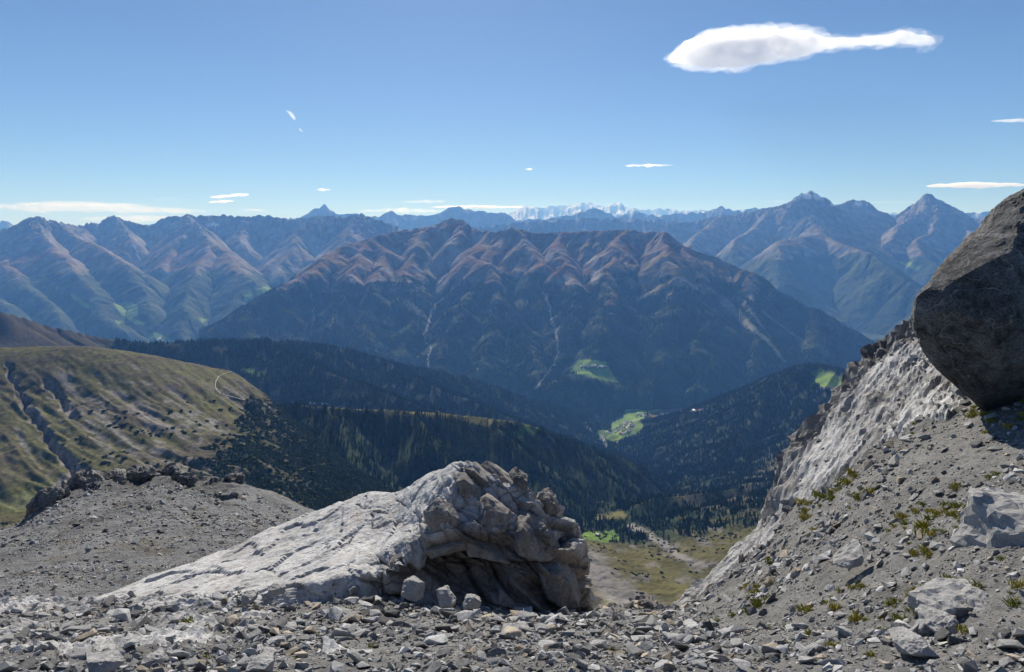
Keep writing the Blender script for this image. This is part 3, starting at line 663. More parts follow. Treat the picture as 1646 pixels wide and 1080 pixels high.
# ---- foreground scree and bedrock
rows = [
    [(-150, 1500, 2.1), (823, 1500, 2.1), (1250, 1480, 2.1), (1850, 1420, 2.0)],
    [(-150, 1090, 5.1), (400, 1088, 5.1), (823, 1088, 4.9), (1200, 1085, 4.6), (1646, 1075, 4.0), (1850, 1060, 3.8)],
    [(-150, 1005, 7.8), (400, 1008, 8.0), (823, 1015, 7.7), (1100, 1022, 7.0), (1250, 1000, 6.6), (1400, 960, 6.0), (1646, 900, 5.3), (1850, 860, 5.0)],
    [(-150, 978, 9.6), (0, 978, 9.6), (400, 978, 9.8), (650, 965, 10.6), (800, 985, 10.5), (960, 994, 10.4), (1100, 992, 9.6), (1200, 945, 9.0), (1300, 890, 8.5), (1400, 842, 8.1), (1500, 800, 7.6), (1646, 770, 7.0), (1850, 730, 6.6)],
    [(-150, 968, 10.8), (0, 968, 10.8), (400, 972, 11), (650, 965, 11.4), (960, 988, 11.3), (1070, 990, 11.0), (1130, 958, 10.7), (1190, 910, 10.6), (1250, 862, 10.7), (1320, 800, 10.9), (1400, 722, 11.2), (1500, 680, 10.4), (1646, 665, 9.4), (1850, 640, 8.6)],
    [(-150, 975, 12), (0, 975, 12), (300, 985, 12.3), (600, 985, 12.3), (900, 1000, 11.8), (960, 985, 11.9), (1000, 977, 12), (1040, 970, 12), (1058, 988, 12), (1080, 980, 12), (1100, 968, 12), (1140, 940, 12), (1165, 915, 12.1), (1190, 890, 12.3), (1215, 872, 12.5), (1240, 852, 12.8), (1250, 828, 13.1), (1256, 795, 13.4), (1275, 750, 13.9), (1292, 715, 14.2), (1315, 685, 14.6), (1352, 638, 15), (1390, 590, 15.6), (1420, 560, 16), (1440, 545, 16.2), (1460, 533, 16.5), (1480, 528, 16.6), (1520, 535, 16.5), (1646, 500, 17), (1850, 440, 17)],
    [(-150, 1040, 15), (0, 1040, 15), (600, 1060, 15), (900, 1080, 13.4), (1060, 1100, 13.5), (1256, 950, 15.2), (1460, 680, 18.5), (1646, 650, 19), (1850, 600, 20)],
    [(-150, 1300, 22), (600, 1400, 20), (900, 1500, 16), (1060, 1500, 16), (1256, 1500, 18), (1460, 1300, 22), (1850, 900, 26)],
]
NCF = 570
G, px = rows_to_patch(rows, -150, 1850, NCF, [8, 55, 55, 55, 65, 22, 14], 3)
PXg = np.broadcast_to(px, G.shape[:2]).copy(); rowi = np.broadcast_to(np.arange(G.shape[0])[:, None], PXg.shape)
Nn = normals(G); Nn *= np.sign(Nn[..., 2:3] + 1e-9)
flat = G.reshape(-1, 3); PYg = HY - F * G[..., 2] / G[..., 1]
# bedrock slab zone: along the right-hand crest
crest = np.array(rows[5], dtype=float); cd = np.interp(PXg, crest[:, 0], crest[:, 2])
band = np.interp(PXg, [1050, 1110, 1200, 1260, 1330, 1420, 1520, 1600, 1700], [0.0, 1.2, 1.9, 2.6, 4.0, 5.2, 6.0, 5.0, 5.0])
edge_n = fbm3(flat * .9, 3, 5).reshape(PXg.shape)
slabm = smooth(0.0, .5, G[..., 1] - (cd - band) + .8 * edge_n) * smooth(1075, 1110, PXg)
lowslab = smooth(.05, .2, fbm3(flat * np.array((.35, .55, .35)), 3, 61).reshape(PXg.shape) + .25 * smooth(600, 300, PXg) - .14) * smooth(650, 500, PXg) * smooth(1075, 1030, PYg + 20 * edge_n)
for bl_, bw_ in (([(95, 1056), (170, 1040), (250, 1036), (335, 1028)], 11), ([(250, 1003), (300, 996), (345, 1003)], 7), ([(60, 1012), (85, 1008)], 6), ([(520, 1050), (600, 1042)], 5)):
    lowslab = np.maximum(lowslab, smooth(bw_, bw_ * .5, line_dist(PXg, PYg, bl_)[0] + 7 * edge_n))
slabm = np.maximum(slabm, lowslab)
# strata that run along the slab (down to the left) with broken steps
U = np.array((.55, .55, .62)); U /= np.linalg.norm(U)
fine = fbm3(flat * 2.2, 5, 1, .55).reshape(PXg.shape)
e1 = np.array((.71, .53, .46)); e1 /= np.linalg.norm(e1); e2 = np.array((-.35, -.1, .93)); e2 -= e1 * (e1 @ e2); e2 /= np.linalg.norm(e2); e3 = np.cross(e1, e2)
SB = np.stack([flat @ e1, flat @ e2, flat @ e3], 1)
stretch = SB * np.array((.22, 1.0, 1.3))
stri = fbm3(SB * np.array((.28, 1.6, 2.4)) + .3 * fbm3(flat * .6, 2, 71)[:, None], 4, 72, .6, True).reshape(PXg.shape)
stri2 = fbm3(SB * np.array((.45, 4.5, 7.0)), 3, 73, .6, True).reshape(PXg.shape); hf = fbm3(flat * 9, 2, 74).reshape(PXg.shape)
f1, f2, rc, off = cell3(stretch * 1.0 + .25 * fbm3(flat, 2, 77)[:, None], 3)
blocks = (rc[:, 0] * .16 + (off * rc[:, 1:4]).sum(1) * .28).reshape(PXg.shape)
crackm = smooth(.09, .0, (f2 - f1)).reshape(PXg.shape)
f1b, f2b, rcb, offb = cell3(stretch * 3.1 + .3, 9)
blocks2 = (rcb[:, 0] * .05 + (offb * rcb[:, 1:4]).sum(1) * .10).reshape(PXg.shape)
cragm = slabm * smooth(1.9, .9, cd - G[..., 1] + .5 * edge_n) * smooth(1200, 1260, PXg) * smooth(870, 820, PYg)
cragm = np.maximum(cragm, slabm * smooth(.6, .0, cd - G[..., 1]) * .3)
disp = slabm * (-.05 + .05 * fine + .14 * stri + .07 * stri2 + .006 * hf + .05 * blocks2) + cragm * (-.22 + .14 * blocks + .05 * blocks2 + .42 * stri + .12 * stri2 + .01 * hf - .10 * crackm) + (1 - slabm) * (.05 * fine + .09 * fbm3(flat * .7, 3, 15).reshape(PXg.shape))
disp = disp * smooth(2.0, 4.5, G[..., 1])
disp = disp * np.where(G[..., 1] > cd + .2, .5, 1)
Gd = G + Nn * disp[..., None]
FG = Patch(0, 1, 2, 1, 2, 2).loft(Gd[..., 0], Gd[..., 1], Gd[..., 2], PXg)
FG.slab = slabm
V = Gd.reshape(-1, 3); Fc = grid_faces(*PXg.shape)
sm = slabm.ravel()[Fc].mean(1) > .5
one = np.ones((len(V), 3)); sh = one * (1 + .0 * one)
tt_ = one * np.array((1.0, .985, .965)); tt_[slabm.ravel() > .5] = (1, 1, 1.0)
tt_ *= (1 - .45 * (crackm * (slabm > .4)).ravel())[:, None] * (1 - .45 * cragm.ravel())[:, None] * (1 - .12 * (slabm * (PXg > 1075)).ravel())[:, None] * (1 + .25 * edge_n.ravel())[:, None] * (1 - (slabm * .3 * smooth(.2, -.3, stri)).ravel())[:, None] * (1 - (slabm * .3 * smooth(.1, -.3, stri2)).ravel())[:, None]  # crag term also paints shade into the left side of the rib
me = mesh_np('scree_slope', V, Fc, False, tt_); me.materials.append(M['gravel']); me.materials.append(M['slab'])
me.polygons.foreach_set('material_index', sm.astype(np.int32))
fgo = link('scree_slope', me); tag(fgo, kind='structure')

# ---- gravel hump on the left
rows = [
    [(-150, 1060, 8.6), (0, 1050, 8.8), (150, 1040, 9.2), (350, 1040, 9.5), (700, 1040, 12)],
    [(-150, 992, 10), (0, 985, 10.6), (130, 980, 11.6), (300, 960, 12.8), (450, 940, 15), (560, 925, 17), (700, 925, 18)],
    [(-150, 935, 14.5), (0, 928, 15.5), (150, 910, 17), (300, 890, 19.5), (450, 872, 22), (560, 872, 24), (700, 890, 25)],
    [(-150, 885, 21), (0, 872, 22.5), (60, 862, 23), (150, 838, 25), (300, 820, 28), (430, 825, 30), (520, 838, 32), (700, 900, 33)],
    [(-150, 862, 28), (0, 852, 30), (35, 846, 31), (60, 822, 32), (100, 796, 33), (120, 782, 34), (160, 774, 35), (230, 766, 36), (270, 766, 37), (330, 775, 38), (380, 776, 38), (430, 790, 38), (470, 806, 38), (500, 822, 38), (520, 829, 38), (560, 860, 38), (700, 960, 38)],
    [(-150, 900, 34), (0, 890, 36), (60, 880, 36), (120, 850, 38), (230, 840, 41), (380, 850, 43), (500, 900, 43), (700, 1060, 42)],
    [(-150, 1300, 48), (230, 1250, 55), (700, 1500, 50)],
]
G, px = rows_to_patch(rows, -150, 660, 400, [10, 50, 55, 60, 16, 10], 2)
PXh = np.broadcast_to(px, G.shape[:2]).copy(); flat = G.reshape(-1, 3); Nn = normals(G); Nn *= np.sign(Nn[..., 2:3] + 1e-9)
fb = fbm3(flat * .35, 5, 8, .6).reshape(PXh.shape); f1, f2, rc, off = cell3(flat * np.array((.8, .8, 1.0)), 4)
bl = (rc[:, 0] * .25 + (off * rc[:, 1:4]).sum(1) * .3).reshape(PXh.shape)
top = smooth(29, 33, G[..., 1]) * smooth(400, 330, PXh)
Gd = G + Nn * (.28 * fb + .10 * bl + top * .55 * bl + .35 * top * fb)[..., None] * smooth(9, 14, G[..., 1])[..., None]
HUMP = Patch(0, 1, 2, 1, 2, 2).loft(Gd[..., 0], Gd[..., 1], Gd[..., 2], PXh)
tr = line_dist(PXh, HUMP.PY, [(-60, 930), (60, 880), (160, 832), (230, 800)])[0]
tt_ = np.ones((len(flat), 3)) * (1 + .2 * fb.ravel())[:, None] * (1 - .22 * smooth(14, 3, tr + 6 * fb).ravel())[:, None] * (1 - .3 * top.ravel())[:, None]
ou = smooth(.25, .4, fbm3(flat * .5, 3, 88)); tt_ = tt_ * (1 - .35 * ou)[:, None] + (ou * .22)[:, None] * np.array((1.3, 1.0, .5))
tag(link('gravel_slope', mesh_np('gravel_slope', Gd.reshape(-1, 3), grid_faces(*PXh.shape), False, tt_), (M['hump'],)), kind='structure')

# ================================================================== CENTRAL LIMESTONE OUTCROP
cols = [
    # px triplets: base, low face, face top, mid slab, crest, behind, behind low
    [(40, 1030, 9.4), (60, 1018, 9.7), (75, 1008, 9.9), (90, 998, 10.6), (105, 985, 11.6), (110, 1010, 13), (110, 1100, 14)],
    [(180, 1020, 9.4), (188, 1000, 9.7), (200, 990, 9.9), (215, 965, 11.2), (235, 930, 12.8), (245, 960, 14.5), (250, 1100, 16)],
    [(310, 1010, 9.6), (318, 985, 9.9), (330, 972, 10.1), (345, 930, 11.8), (370, 882, 13.8), (380, 930, 16), (390, 1100, 18)],
    [(430, 1005, 9.9), (440, 970, 10.2), (450, 950, 10.4), (455, 895, 12.3), (475, 836, 14.6), (485, 890, 17), (490, 1100, 19)],
    [(530, 1000, 10.0), (540, 955, 10.3), (550, 925, 10.5), (555, 865, 12.3), (566, 801, 14.4), (575, 860, 17), (580, 1100, 19)],
    [(600, 1000, 10.1), (605, 950, 10.35), (606, 918, 10.5), (600, 860, 12.2), (598, 792, 14.2), (605, 860, 17), (610, 1100, 19)],
    [(640, 1010, 10.2), (640, 955, 10.4), (634, 885, 10.6), (640, 850, 11.9), (637, 796, 13.8), (645, 860, 17), (650, 1100, 19)],
    [(690, 1020, 10.3), (690, 955, 10.45), (680, 868, 10.7), (682, 822, 11.6), (678, 772, 13.2), (690, 850, 16.5), (700, 1100, 19)],
    [(740, 1030, 10.4), (735, 960, 10.5), (718, 862, 10.8), (715, 800, 11.4), (730, 745, 12.7), (745, 830, 16), (750, 1100, 19)],
    [(790, 1040, 10.5), (780, 970, 10.6), (758, 862, 10.9), (752, 795, 11.5), (768, 741, 12.5), (780, 830, 15.6), (790, 1100, 18)],
    [(840, 1050, 10.6), (830, 975, 10.7), (812, 858, 11.0), (802, 805, 11.5), (805, 762, 12.4), (820, 840, 15.2), (830, 1100, 17.5)],
    [(880, 1055, 10.8), (870, 985, 10.9), (860, 862, 11.15), (845, 820, 11.6), (842, 770, 12.3), (855, 860, 15), (860, 1100, 17)],
    [(915, 1060, 11.0), (910, 990, 11.1), (905, 880, 11.3), (892, 842, 11.7), (885, 795, 12.3), (890, 870, 14.8), (890, 1100, 16.6)],
    [(945, 1060, 11.3), (942, 990, 11.4), (936, 905, 11.6), (928, 868, 11.9), (918, 835, 12.4), (915, 890, 14.6), (915, 1100, 16.4)],
    [(964, 1060, 11.8), (960, 985, 11.9), (955, 925, 12.0), (951, 900, 12.2), (944, 868, 12.6), (935, 900, 14.5), (935, 1100, 16)],
    [(962, 1070, 13.0), (959, 1000, 13.0), (954, 950, 13.0), (950, 925, 13.1), (944, 905, 13.3), (938, 930, 14.5), (938, 1110, 15.8)],
    [(950, 1090, 15), (948, 1040, 15), (946, 990, 15), (944, 970, 15), (942, 955, 15), (940, 990, 15.2), (940, 1120, 15.6)],
]
net = np.array([[W(*q) for q in c] for c in cols])                  # cols, rows, 3
net = catmull(net.transpose(1, 0, 2), [30, 60, 70, 75, 16, 10])      # rows fine, cols
colsub = [26, 24, 24, 22, 18, 18, 24, 24, 24, 24, 22, 20, 18, 16, 12, 8]
net = catmull(net.transpose(1, 0, 2), colsub).transpose(1, 0, 2)
flat = net.reshape(-1, 3); Nn = normals(net); Nn = -Nn if (Nn[120:200, 60:200, 2]).mean() < 0 else Nn
PXo = CX + F * net[..., 0] / net[..., 1]; PYo = HY - F * net[..., 2] / net[..., 1]
# joint-bounded blocks: joints dip from upper left to lower right
rot = np.array([[.80, .25, -.55], [-.30, .95, .0], [.52, .17, .84]])
q = flat @ rot.T
wob = .3 * fbm3(flat * .8, 3, 41)[:, None]
f1, f2, rc, off = cell3(q * np.array((.85, .9, 1.7)) + wob, 21)
f1b, f2b, rcb, offb = cell3(q * np.array((2.3, 2.5, 5.0)) + wob, 31)
pb_ = np.interp(PYo, [745, 800, 865, 925], [742, 706, 650, 602]); craggy = smooth(-25, 35, PXo - pb_)
craggy = np.maximum(craggy * 1.0, smooth(11.2, 10.7, net[..., 1]) * smooth(560, 610, PXo))
slabside = 0 * PXo
cr = np.clip(craggy * (1 - .55 * slabside), 0, 1)
b1 = (rc[:, 0] * .30 + (off * rc[:, 1:4]).sum(1) * .62).reshape(PXo.shape); b2 = (rcb[:, 0] * .07 + (offb * rcb[:, 1:4]).sum(1) * .16).reshape(PXo.shape)
k1 = smooth(.10, 0, f2 - f1).reshape(PXo.shape); k2 = smooth(.12, 0, f2b - f1b).reshape(PXo.shape)
fn = fbm3(flat * 1.5, 5, 50, .55).reshape(PXo.shape); ff = fbm3(flat * 7, 3, 51, .6).reshape(PXo.shape)
# gentle parallel bedding steps on the smooth slab
bed = q[:, 2] * 3.2 + .5 * fbm3(flat * .9, 3, 52); step = (bed - np.floor(bed)); step = (np.minimum(step / .7, 1) - step).reshape(PXo.shape)
rg = fbm3(q * np.array((1.0, 1.2, 2.6)) + 5, 5, 54, .58, True).reshape(PXo.shape); hf2 = fbm3(flat * 18, 2, 58).reshape(PXo.shape)
def saw(x, e=.12):
    f = x - np.floor(x); return np.where(f < 1 - e, f / (1 - e), (1 - f) / e) - .5
sA = saw(q[:, 2] * 1.25 + .35 * fbm3(flat * .7, 3, 55) + .25 * rc[:, 1]).reshape(PXo.shape); sB = saw(q[:, 2] * 3.6 + .5 * fbm3(flat * 1.2, 3, 56) + .4 * rc[:, 2]).reshape(PXo.shape)
disp = cr * (-.16 + .24 * b1 + .30 * b2 + .20 * sA + .09 * sB - .07 * k1 - .03 * k2 + .06 * fn + .07 * rg + .010 * hf2) + (1 - cr) * (.05 * fn + .02 * step * smooth(-.1, .3, fn) + .05 * b1 + .06 * b2 - .01 * k1 + .03 * rg) + .016 * ff + .006 * hf2
# overhang: a shadowed hollow under the ledge
hol = smooth(70, 20, np.abs(PYo - 912)) * smooth(610, 660, PXo) * smooth(850, 790, PXo) * smooth(11.4, 10.9, net[..., 1])
disp = disp - .45 * hol
Gd = net + Nn * disp[..., None]
tt_ = np.ones((len(flat), 3)) * (1 - .35 * (k1 * cr).ravel() - .15 * (k2 * cr).ravel())[:, None]
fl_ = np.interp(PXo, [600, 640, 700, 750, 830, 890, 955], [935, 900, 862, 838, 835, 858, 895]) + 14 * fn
face_brown_shade = (smooth(-8, 18, PYo - fl_) * smooth(600, 650, PXo) * smooth(13.5, 12.6, net[..., 1])).ravel()
tt_ = tt_ * (1 - face_brown_shade[:, None] * (1 - np.array((.52, .47, .43))))  # brown weathered face, tinted darker still to paint in its shade
crk = [[(240, 1000), (330, 965), (400, 945), (480, 912), (540, 885), (562, 872), (575, 850)], [(150, 985), (260, 955)], [(420, 905), (470, 890), (500, 875)], [(520, 870), (532, 885)], [(360, 905), (420, 888), (470, 868), (515, 850)], [(250, 945), (310, 925), (352, 918)], [(470, 935), (520, 915), (570, 905)], [(540, 835), (585, 822), (622, 826)], [(600, 850), (640, 838)], [(395, 925), (440, 918)], [(575, 812), (600, 830), (598, 850)], [(640, 806), (668, 826), (672, 850)]]
for c_ in crk:
    dd = line_dist(PXo + 5 * fn, PYo + 5 * ff, c_)[0]; kk = smooth(1.9, .5, dd) * smooth(-.25, .05, fn) * smooth(9.5, 10.4, net[..., 1]); Gd = Gd - Nn * (.06 * kk)[..., None]; tt_ *= (1 - .5 * kk.ravel())[:, None]
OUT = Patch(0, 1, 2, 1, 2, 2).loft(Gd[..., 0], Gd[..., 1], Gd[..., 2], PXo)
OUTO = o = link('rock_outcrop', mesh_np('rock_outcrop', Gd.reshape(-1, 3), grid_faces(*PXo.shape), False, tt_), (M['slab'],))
tag(o, 'big pale limestone outcrop with smooth slab and dark broken overhanging face in the centre', 'rock outcrop')

# ================================================================== BOULDERS from outlines with real thickness
def blob(name, outline, depth, thick, mat, amp=.12, cell=1.0, seed=0, nr=90, nt=150, tilt=(0, 0), exps=2.6, cuts=(), detail=1.0, centre=None, bs=1.0):
    """closed rock: outline (px, py) seen from the front at `depth`, `thick` deep, rounded, then broken into facets"""
    P_ = np.array(outline, dtype=float); c = P_.mean(0) if centre is None else np.array(centre, float)
    a = np.arctan2(P_[:, 1] - c[1], P_[:, 0] - c[0]); o = np.argsort(a); a, r = a[o], np.hypot(*(P_ - c).T)[o]
    th = np.linspace(-np.pi, np.pi, nt, endpoint=False)
    rr = np.interp(th, np.concatenate([a - 2 * np.pi, a, a + 2 * np.pi]), np.tile(r, 3))
    ph = np.linspace(-np.pi / 2, np.pi / 2, nr); C_, S_ = np.cos(ph), np.sin(ph)
    cc = np.abs(C_) ** (2 / exps); ss = np.sign(S_) * np.abs(S_) ** (2 / exps)
    R = cc[:, None] * rr[None]
    px = c[0] + R * np.cos(th); py = c[1] + R * np.sin(th)
    dp = depth + ss[:, None] * thick / 2 + tilt[0] * (px - c[0]) + tilt[1] * (py - c[1])
    V = np.stack([(px - CX) / F * dp, dp, (HY - py) / F * dp], -1)
    nrm = normals(np.concatenate([V[:, -1:], V, V[:, :1]], 1))[:, 1:-1]
    ctr = V.reshape(-1, 3).mean(0); nrm *= np.sign(((V - ctr) * nrm).sum(-1, keepdims=True) + 1e-9)
    flat = V.reshape(-1, 3)
    f1, f2, rc, off = cell3(flat / cell + seed * 3.3 + .25 * fbm3(flat / cell, 2, seed)[:, None], seed)
    b = rc[:, 0] * .35 + (off * rc[:, 1:4]).sum(1) * .75 - .18 * smooth(.08, 0, f2 - f1)
    fn = fbm3(flat / cell * 2.2, 5, seed + 1, .6); fg_ = fbm3(flat / cell * 9, 3, seed + 2, .6)
    fade = np.repeat(np.clip(cc * 3, 0, 1), nt)
    V2 = flat + nrm.reshape(-1, 3) * ((amp * b * bs + amp * .6 * fn + amp * .22 * fg_ * detail + amp * .10 * fbm3(flat / cell * 22, 2, seed + 6) * detail) * fade)[:, None]
    for cn, cf in cuts:
        cn = np.array(cn, float); cn /= np.linalg.norm(cn); pr = (V2 - ctr) @ cn; lim = pr.max() * cf + .05 * fbm3(flat * 2.5, 4, seed + 30, .6)
        V2 = V2 - cn * (np.maximum(pr - lim, 0) * .93)[:, None]
    i = np.arange(nr - 1)[:, None] * nt; j = np.arange(nt)[None]; jn = (j + 1) % nt
    Fc = np.stack([(i + j), (i + jn), (i + nt + jn), (i + nt + j)], -1).reshape(-1, 4)
    V2[:nt] = V2[:nt].mean(0); V2[-nt:] = V2[-nt:].mean(0)
    base = np.array((ctr[0], ctr[1], V2[:, 2].min()))
    me = mesh_np(name, V2 - base, Fc[:, ::-1], False)
    ob = link(name, me, (mat,)); ob.location = base; return ob

big = [(1646, 302), (1632, 310), (1618, 316), (1600, 330), (1575, 362), (1540, 400), (1512, 428), (1492, 455), (1473, 478), (1465, 500), (1467, 528), (1485, 560), (1508, 588), (1535, 612), (1560, 640), (1583, 664), (1598, 668), (1625, 652), (1655, 636), (1720, 610), (1790, 560), (1830, 480), (1810, 380), (1760, 320), (1700, 298)]
o = blob('boulder', big, 10.6, 3.0, M['boulder'], .13, 1.3, 3, 130, 250, exps=2.7, tilt=(.002, -.004), centre=(1640, 480), bs=.55, detail=1.3, cuts=[((-.75, -.6, .25), .80), ((-.2, -1, -.35), .72), ((.35, -.9, .2), .8), ((-.55, -.65, -.5), .84), ((-.5, -.3, .8), .9), ((-.35, -.9, .45), .86), ((.1, -.75, -.65), .86)])
tag(o, 'huge dark overhanging boulder perched at the right edge above the scree', 'boulder')
def hull_rock(name, outline, d, th, mat, seed, rough, bev=.035):
    r = random.Random(seed); P_ = np.array(outline, float); c = P_.mean(0); bm = bmesh.new()
    for q in P_:
        z0 = r.uniform(-.2, .25); x, y_, z = W(q[0], q[1], d); bm.verts.new((x, d + z0 * th, z))
        for sg in (-1, 1):
            k = r.uniform(.55, .9); w_ = c + (q - c) * k; x, y_, z = W(w_[0], w_[1], d)
            if r.random() < .6: bm.verts.new((x, d + sg * th * r.uniform(.3, .52), z))
    g = bmesh.ops.convex_hull(bm, input=bm.verts[:]); bmesh.ops.delete(bm, geom=[e for e in g['geom_interior'] if isinstance(e, bmesh.types.BMVert)], context='VERTS')
    bmesh.ops.dissolve_limit(bm, angle_limit=.2, verts=bm.verts[:], edges=bm.edges[:])
    size = max(v.co.z for v in bm.verts) - min(v.co.z for v in bm.verts)
    bmesh.ops.bevel(bm, geom=bm.edges[:], offset=size * bev, segments=1, affect='EDGES'); bmesh.ops.triangulate(bm, faces=bm.faces[:])
    for _ in range(3):
        lim = size * .11; ed = [e for e in bm.edges if e.calc_length() > lim]
        if ed: bmesh.ops.subdivide_edges(bm, edges=ed, cuts=1); bmesh.ops.triangulate(bm, faces=bm.faces[:])
    bmesh.ops.recalc_face_normals(bm, faces=bm.faces[:]); bm.normal_update()
    co = np.array([v.co[:] for v in bm.verts]); f_ = fbm3(co / size * 3.2 + seed, 4, seed, .6) * rough * size
    for v, k in zip(bm.verts, f_): v.co += v.normal * float(k)
    me = bpy.data.meshes.new(name); bm.to_mesh(me); bm.free()
    V = np.zeros(len(me.vertices) * 3, dtype=np.float32); me.vertices.foreach_get('co', V); V = V.reshape(-1, 3); base = np.array((V[:, 0].mean(), V[:, 1].mean(), V[:, 2].min()))
    me.vertices.foreach_set('co', (V - base).astype(np.float32).ravel()); me.update()
    o = link(name, me, (mat,)); o.location = base; return o
def rock(name, outline, d, th, label, mat='block', amp=.05, cell=.35, seed=1, exps=3.5, tilt=(0, 0), nr=40, nt=64, cat='rock'):
    if mat == 'block' or name == 'rock_tooth': o = hull_rock(name, outline, d, th, M[mat], seed, .13, .02)
    else: o = blob(name, outline, d, th, M[mat], amp, cell, seed, nr, nt, tilt, exps)
    tag(o, label, cat); return o
rock('boulder', [(1572, 800), (1585, 793), (1612, 797), (1660, 800), (1720, 815), (1720, 900), (1650, 905), (1610, 905), (1580, 918), (1556, 915), (1555, 880), (1562, 840)], 6.0, 1.0, 'square pale grey block boulder with dark shadowed right face at the right edge', seed=5, amp=.05, cell=.5, exps=5, tilt=(.005, -.006), cat='boulder')
rock('slab_rock', [(1470, 962), (1500, 948), (1545, 942), (1600, 945), (1580, 965), (1545, 975), (1510, 985), (1488, 1000), (1472, 985)], 5.15, .5, 'long low dark grey slab with white veins below the square block boulder', seed=6, amp=.04, cell=.3)
rock('stone', [(1337, 905), (1360, 888), (1385, 872), (1392, 880), (1375, 900), (1345, 908)], 6.9, .35, 'tilted flat pale slab standing out alone in the middle of the grassy scree', seed=7, amp=.02, exps=4)
rock('stone', [(1485, 1000), (1500, 985), (1528, 982), (1530, 1000), (1515, 1018), (1490, 1012)], 4.9, .35, 'pale rounded stone tucked under the dark veined slab', seed=8, amp=.03)
rock('stone', [(1435, 1030), (1450, 1022), (1480, 1022), (1495, 1035), (1475, 1045), (1440, 1044)], 4.55, .3, 'brown-grey wedge stone casting a shadow near the lower right corner', seed=9, amp=.03)
rock('stone', [(1540, 975), (1555, 960), (1580, 955), (1610, 962), (1598, 980), (1560, 988)], 5.0, .4, 'grey angular stone between the veined slab and the right edge', seed=10, amp=.03)
rock('boulder', [(648, 935), (660, 930), (675, 932), (682, 942), (682, 955), (672, 962), (655, 961), (647, 950)], 9.75, .4, 'round pale striped boulder at the foot of the dark outcrop face', seed=11, amp=.03, cell=.25, cat='boulder')
rock('stone', [(700, 948), (718, 946), (735, 960), (728, 972), (706, 968)], 9.6, .35, 'pale wedge stone just right of the round striped boulder', seed=12, amp=.03)
rock('stone', [(748, 960), (762, 957), (774, 966), (770, 977), (752, 978), (744, 970)], 9.3, .35, 'cream coloured stone at the foot of the outcrop below the hollow', seed=13, amp=.03)
rock('stone', [(805, 1013), (825, 1006), (850, 1008), (858, 1022), (845, 1030), (815, 1028)], 7.4, .35, 'large flat grey stone in the scree below the outcrop centre', seed=14, amp=.03)
rock('stone', [(125, 1060), (150, 1055), (180, 1058), (192, 1072), (180, 1085), (140, 1084)], 5.2, .4, 'long dark slab stone at the bottom left of the scree', seed=15, amp=.04)
rock('stone', [(232, 1055), (250, 1049), (264, 1056), (262, 1067), (245, 1070), (232, 1066)], 5.6, .25, 'pale rounded stone beside the long dark slab stone', seed=16, amp=.02)
rock('stone', [(388, 957), (400, 951), (412, 955), (410, 965), (392, 968)], 9.5, .3, 'dark cube shaped stone lying on the pale slab', seed=17, amp=.02, exps=5)
rock('stone', [(432, 942), (440, 938), (458, 946), (456, 955), (438, 955)], 9.6, .3, 'bright white stone in a nook above the dark cube stone', seed=18, amp=.02)
rock('stone', [(400, 1062), (415, 1056), (440, 1060), (438, 1080), (402, 1080)], 5.2, .3, 'dark blocky stone at the bottom edge left of the middle', seed=19, amp=.02, exps=5)
rock('rock_outcrop', [(8, 1010), (22, 1000), (40, 1008), (44, 1040), (30, 1055), (10, 1050)], 7.4, .5, 'small dark split rock standing at the lower left corner', seed=20, amp=.06, cat='rock')
PXq, PYq = (CX + F * OUT.X / OUT.Y), (HY - F * OUT.Z / OUT.Y)

# joint-bounded blocks that stand out of the outcrop
BL = [([(740, 748), (761, 743), (781, 759), (805, 782), (802, 795), (781, 790), (766, 776)], .7, 1), ([(730, 764), (745, 759), (781, 795), (774, 803), (755, 805), (740, 787)], .6, 2),
      ([(772, 745), (783, 741), (807, 760), (833, 775), (846, 790), (838, 798), (823, 787), (807, 782), (787, 764)], .7, 3), ([(781, 795), (820, 816), (823, 837), (815, 855), (781, 852), (761, 834), (753, 816)], .9, 4),
      ([(831, 829), (854, 824), (888, 855), (901, 876), (883, 888), (849, 891), (820, 876), (818, 855)], 1.0, 5), ([(825, 795), (854, 806), (893, 831), (906, 837), (901, 860), (875, 850), (849, 826), (833, 811)], .8, 6),
      ([(686, 865), (714, 860), (748, 861), (755, 876), (724, 886), (691, 888), (680, 875)], .8, 7), ([(745, 850), (781, 865), (815, 876), (833, 896), (797, 899), (766, 888), (748, 876)], .8, 8),
      ([(906, 862), (930, 876), (948, 893), (947, 917), (927, 914), (908, 899)], .9, 9), ([(608, 922), (634, 888), (654, 886), (636, 903), (612, 926)], .5, 10),
      ([(815, 907), (833, 927), (859, 953), (895, 984), (872, 990), (828, 966), (807, 940)], .6, 11), ([(802, 945), (833, 969), (828, 979), (807, 977), (798, 961)], .4, 12),
      ([(680, 820), (702, 800), (724, 812), (742, 838), (728, 852), (700, 850), (684, 840)], .5, 13),
      ([(862, 905), (895, 896), (925, 925), (935, 965), (905, 975), (872, 945)], .9, 15)]
for ol, th, sd in BL:
    c_ = np.array(ol, float).mean(0); k_ = np.argmin((PXq - c_[0]) ** 2 + (PYq - c_[1]) ** 2 + np.where(OUT.vis(), 0, 1e6)); dq = OUT.Y.ravel()[k_]
    b_ = hull_rock('rock_block', ol, dq + th * .22, th, M['slabblock'], 200 + sd, .07, .02); b_.parent = OUTO
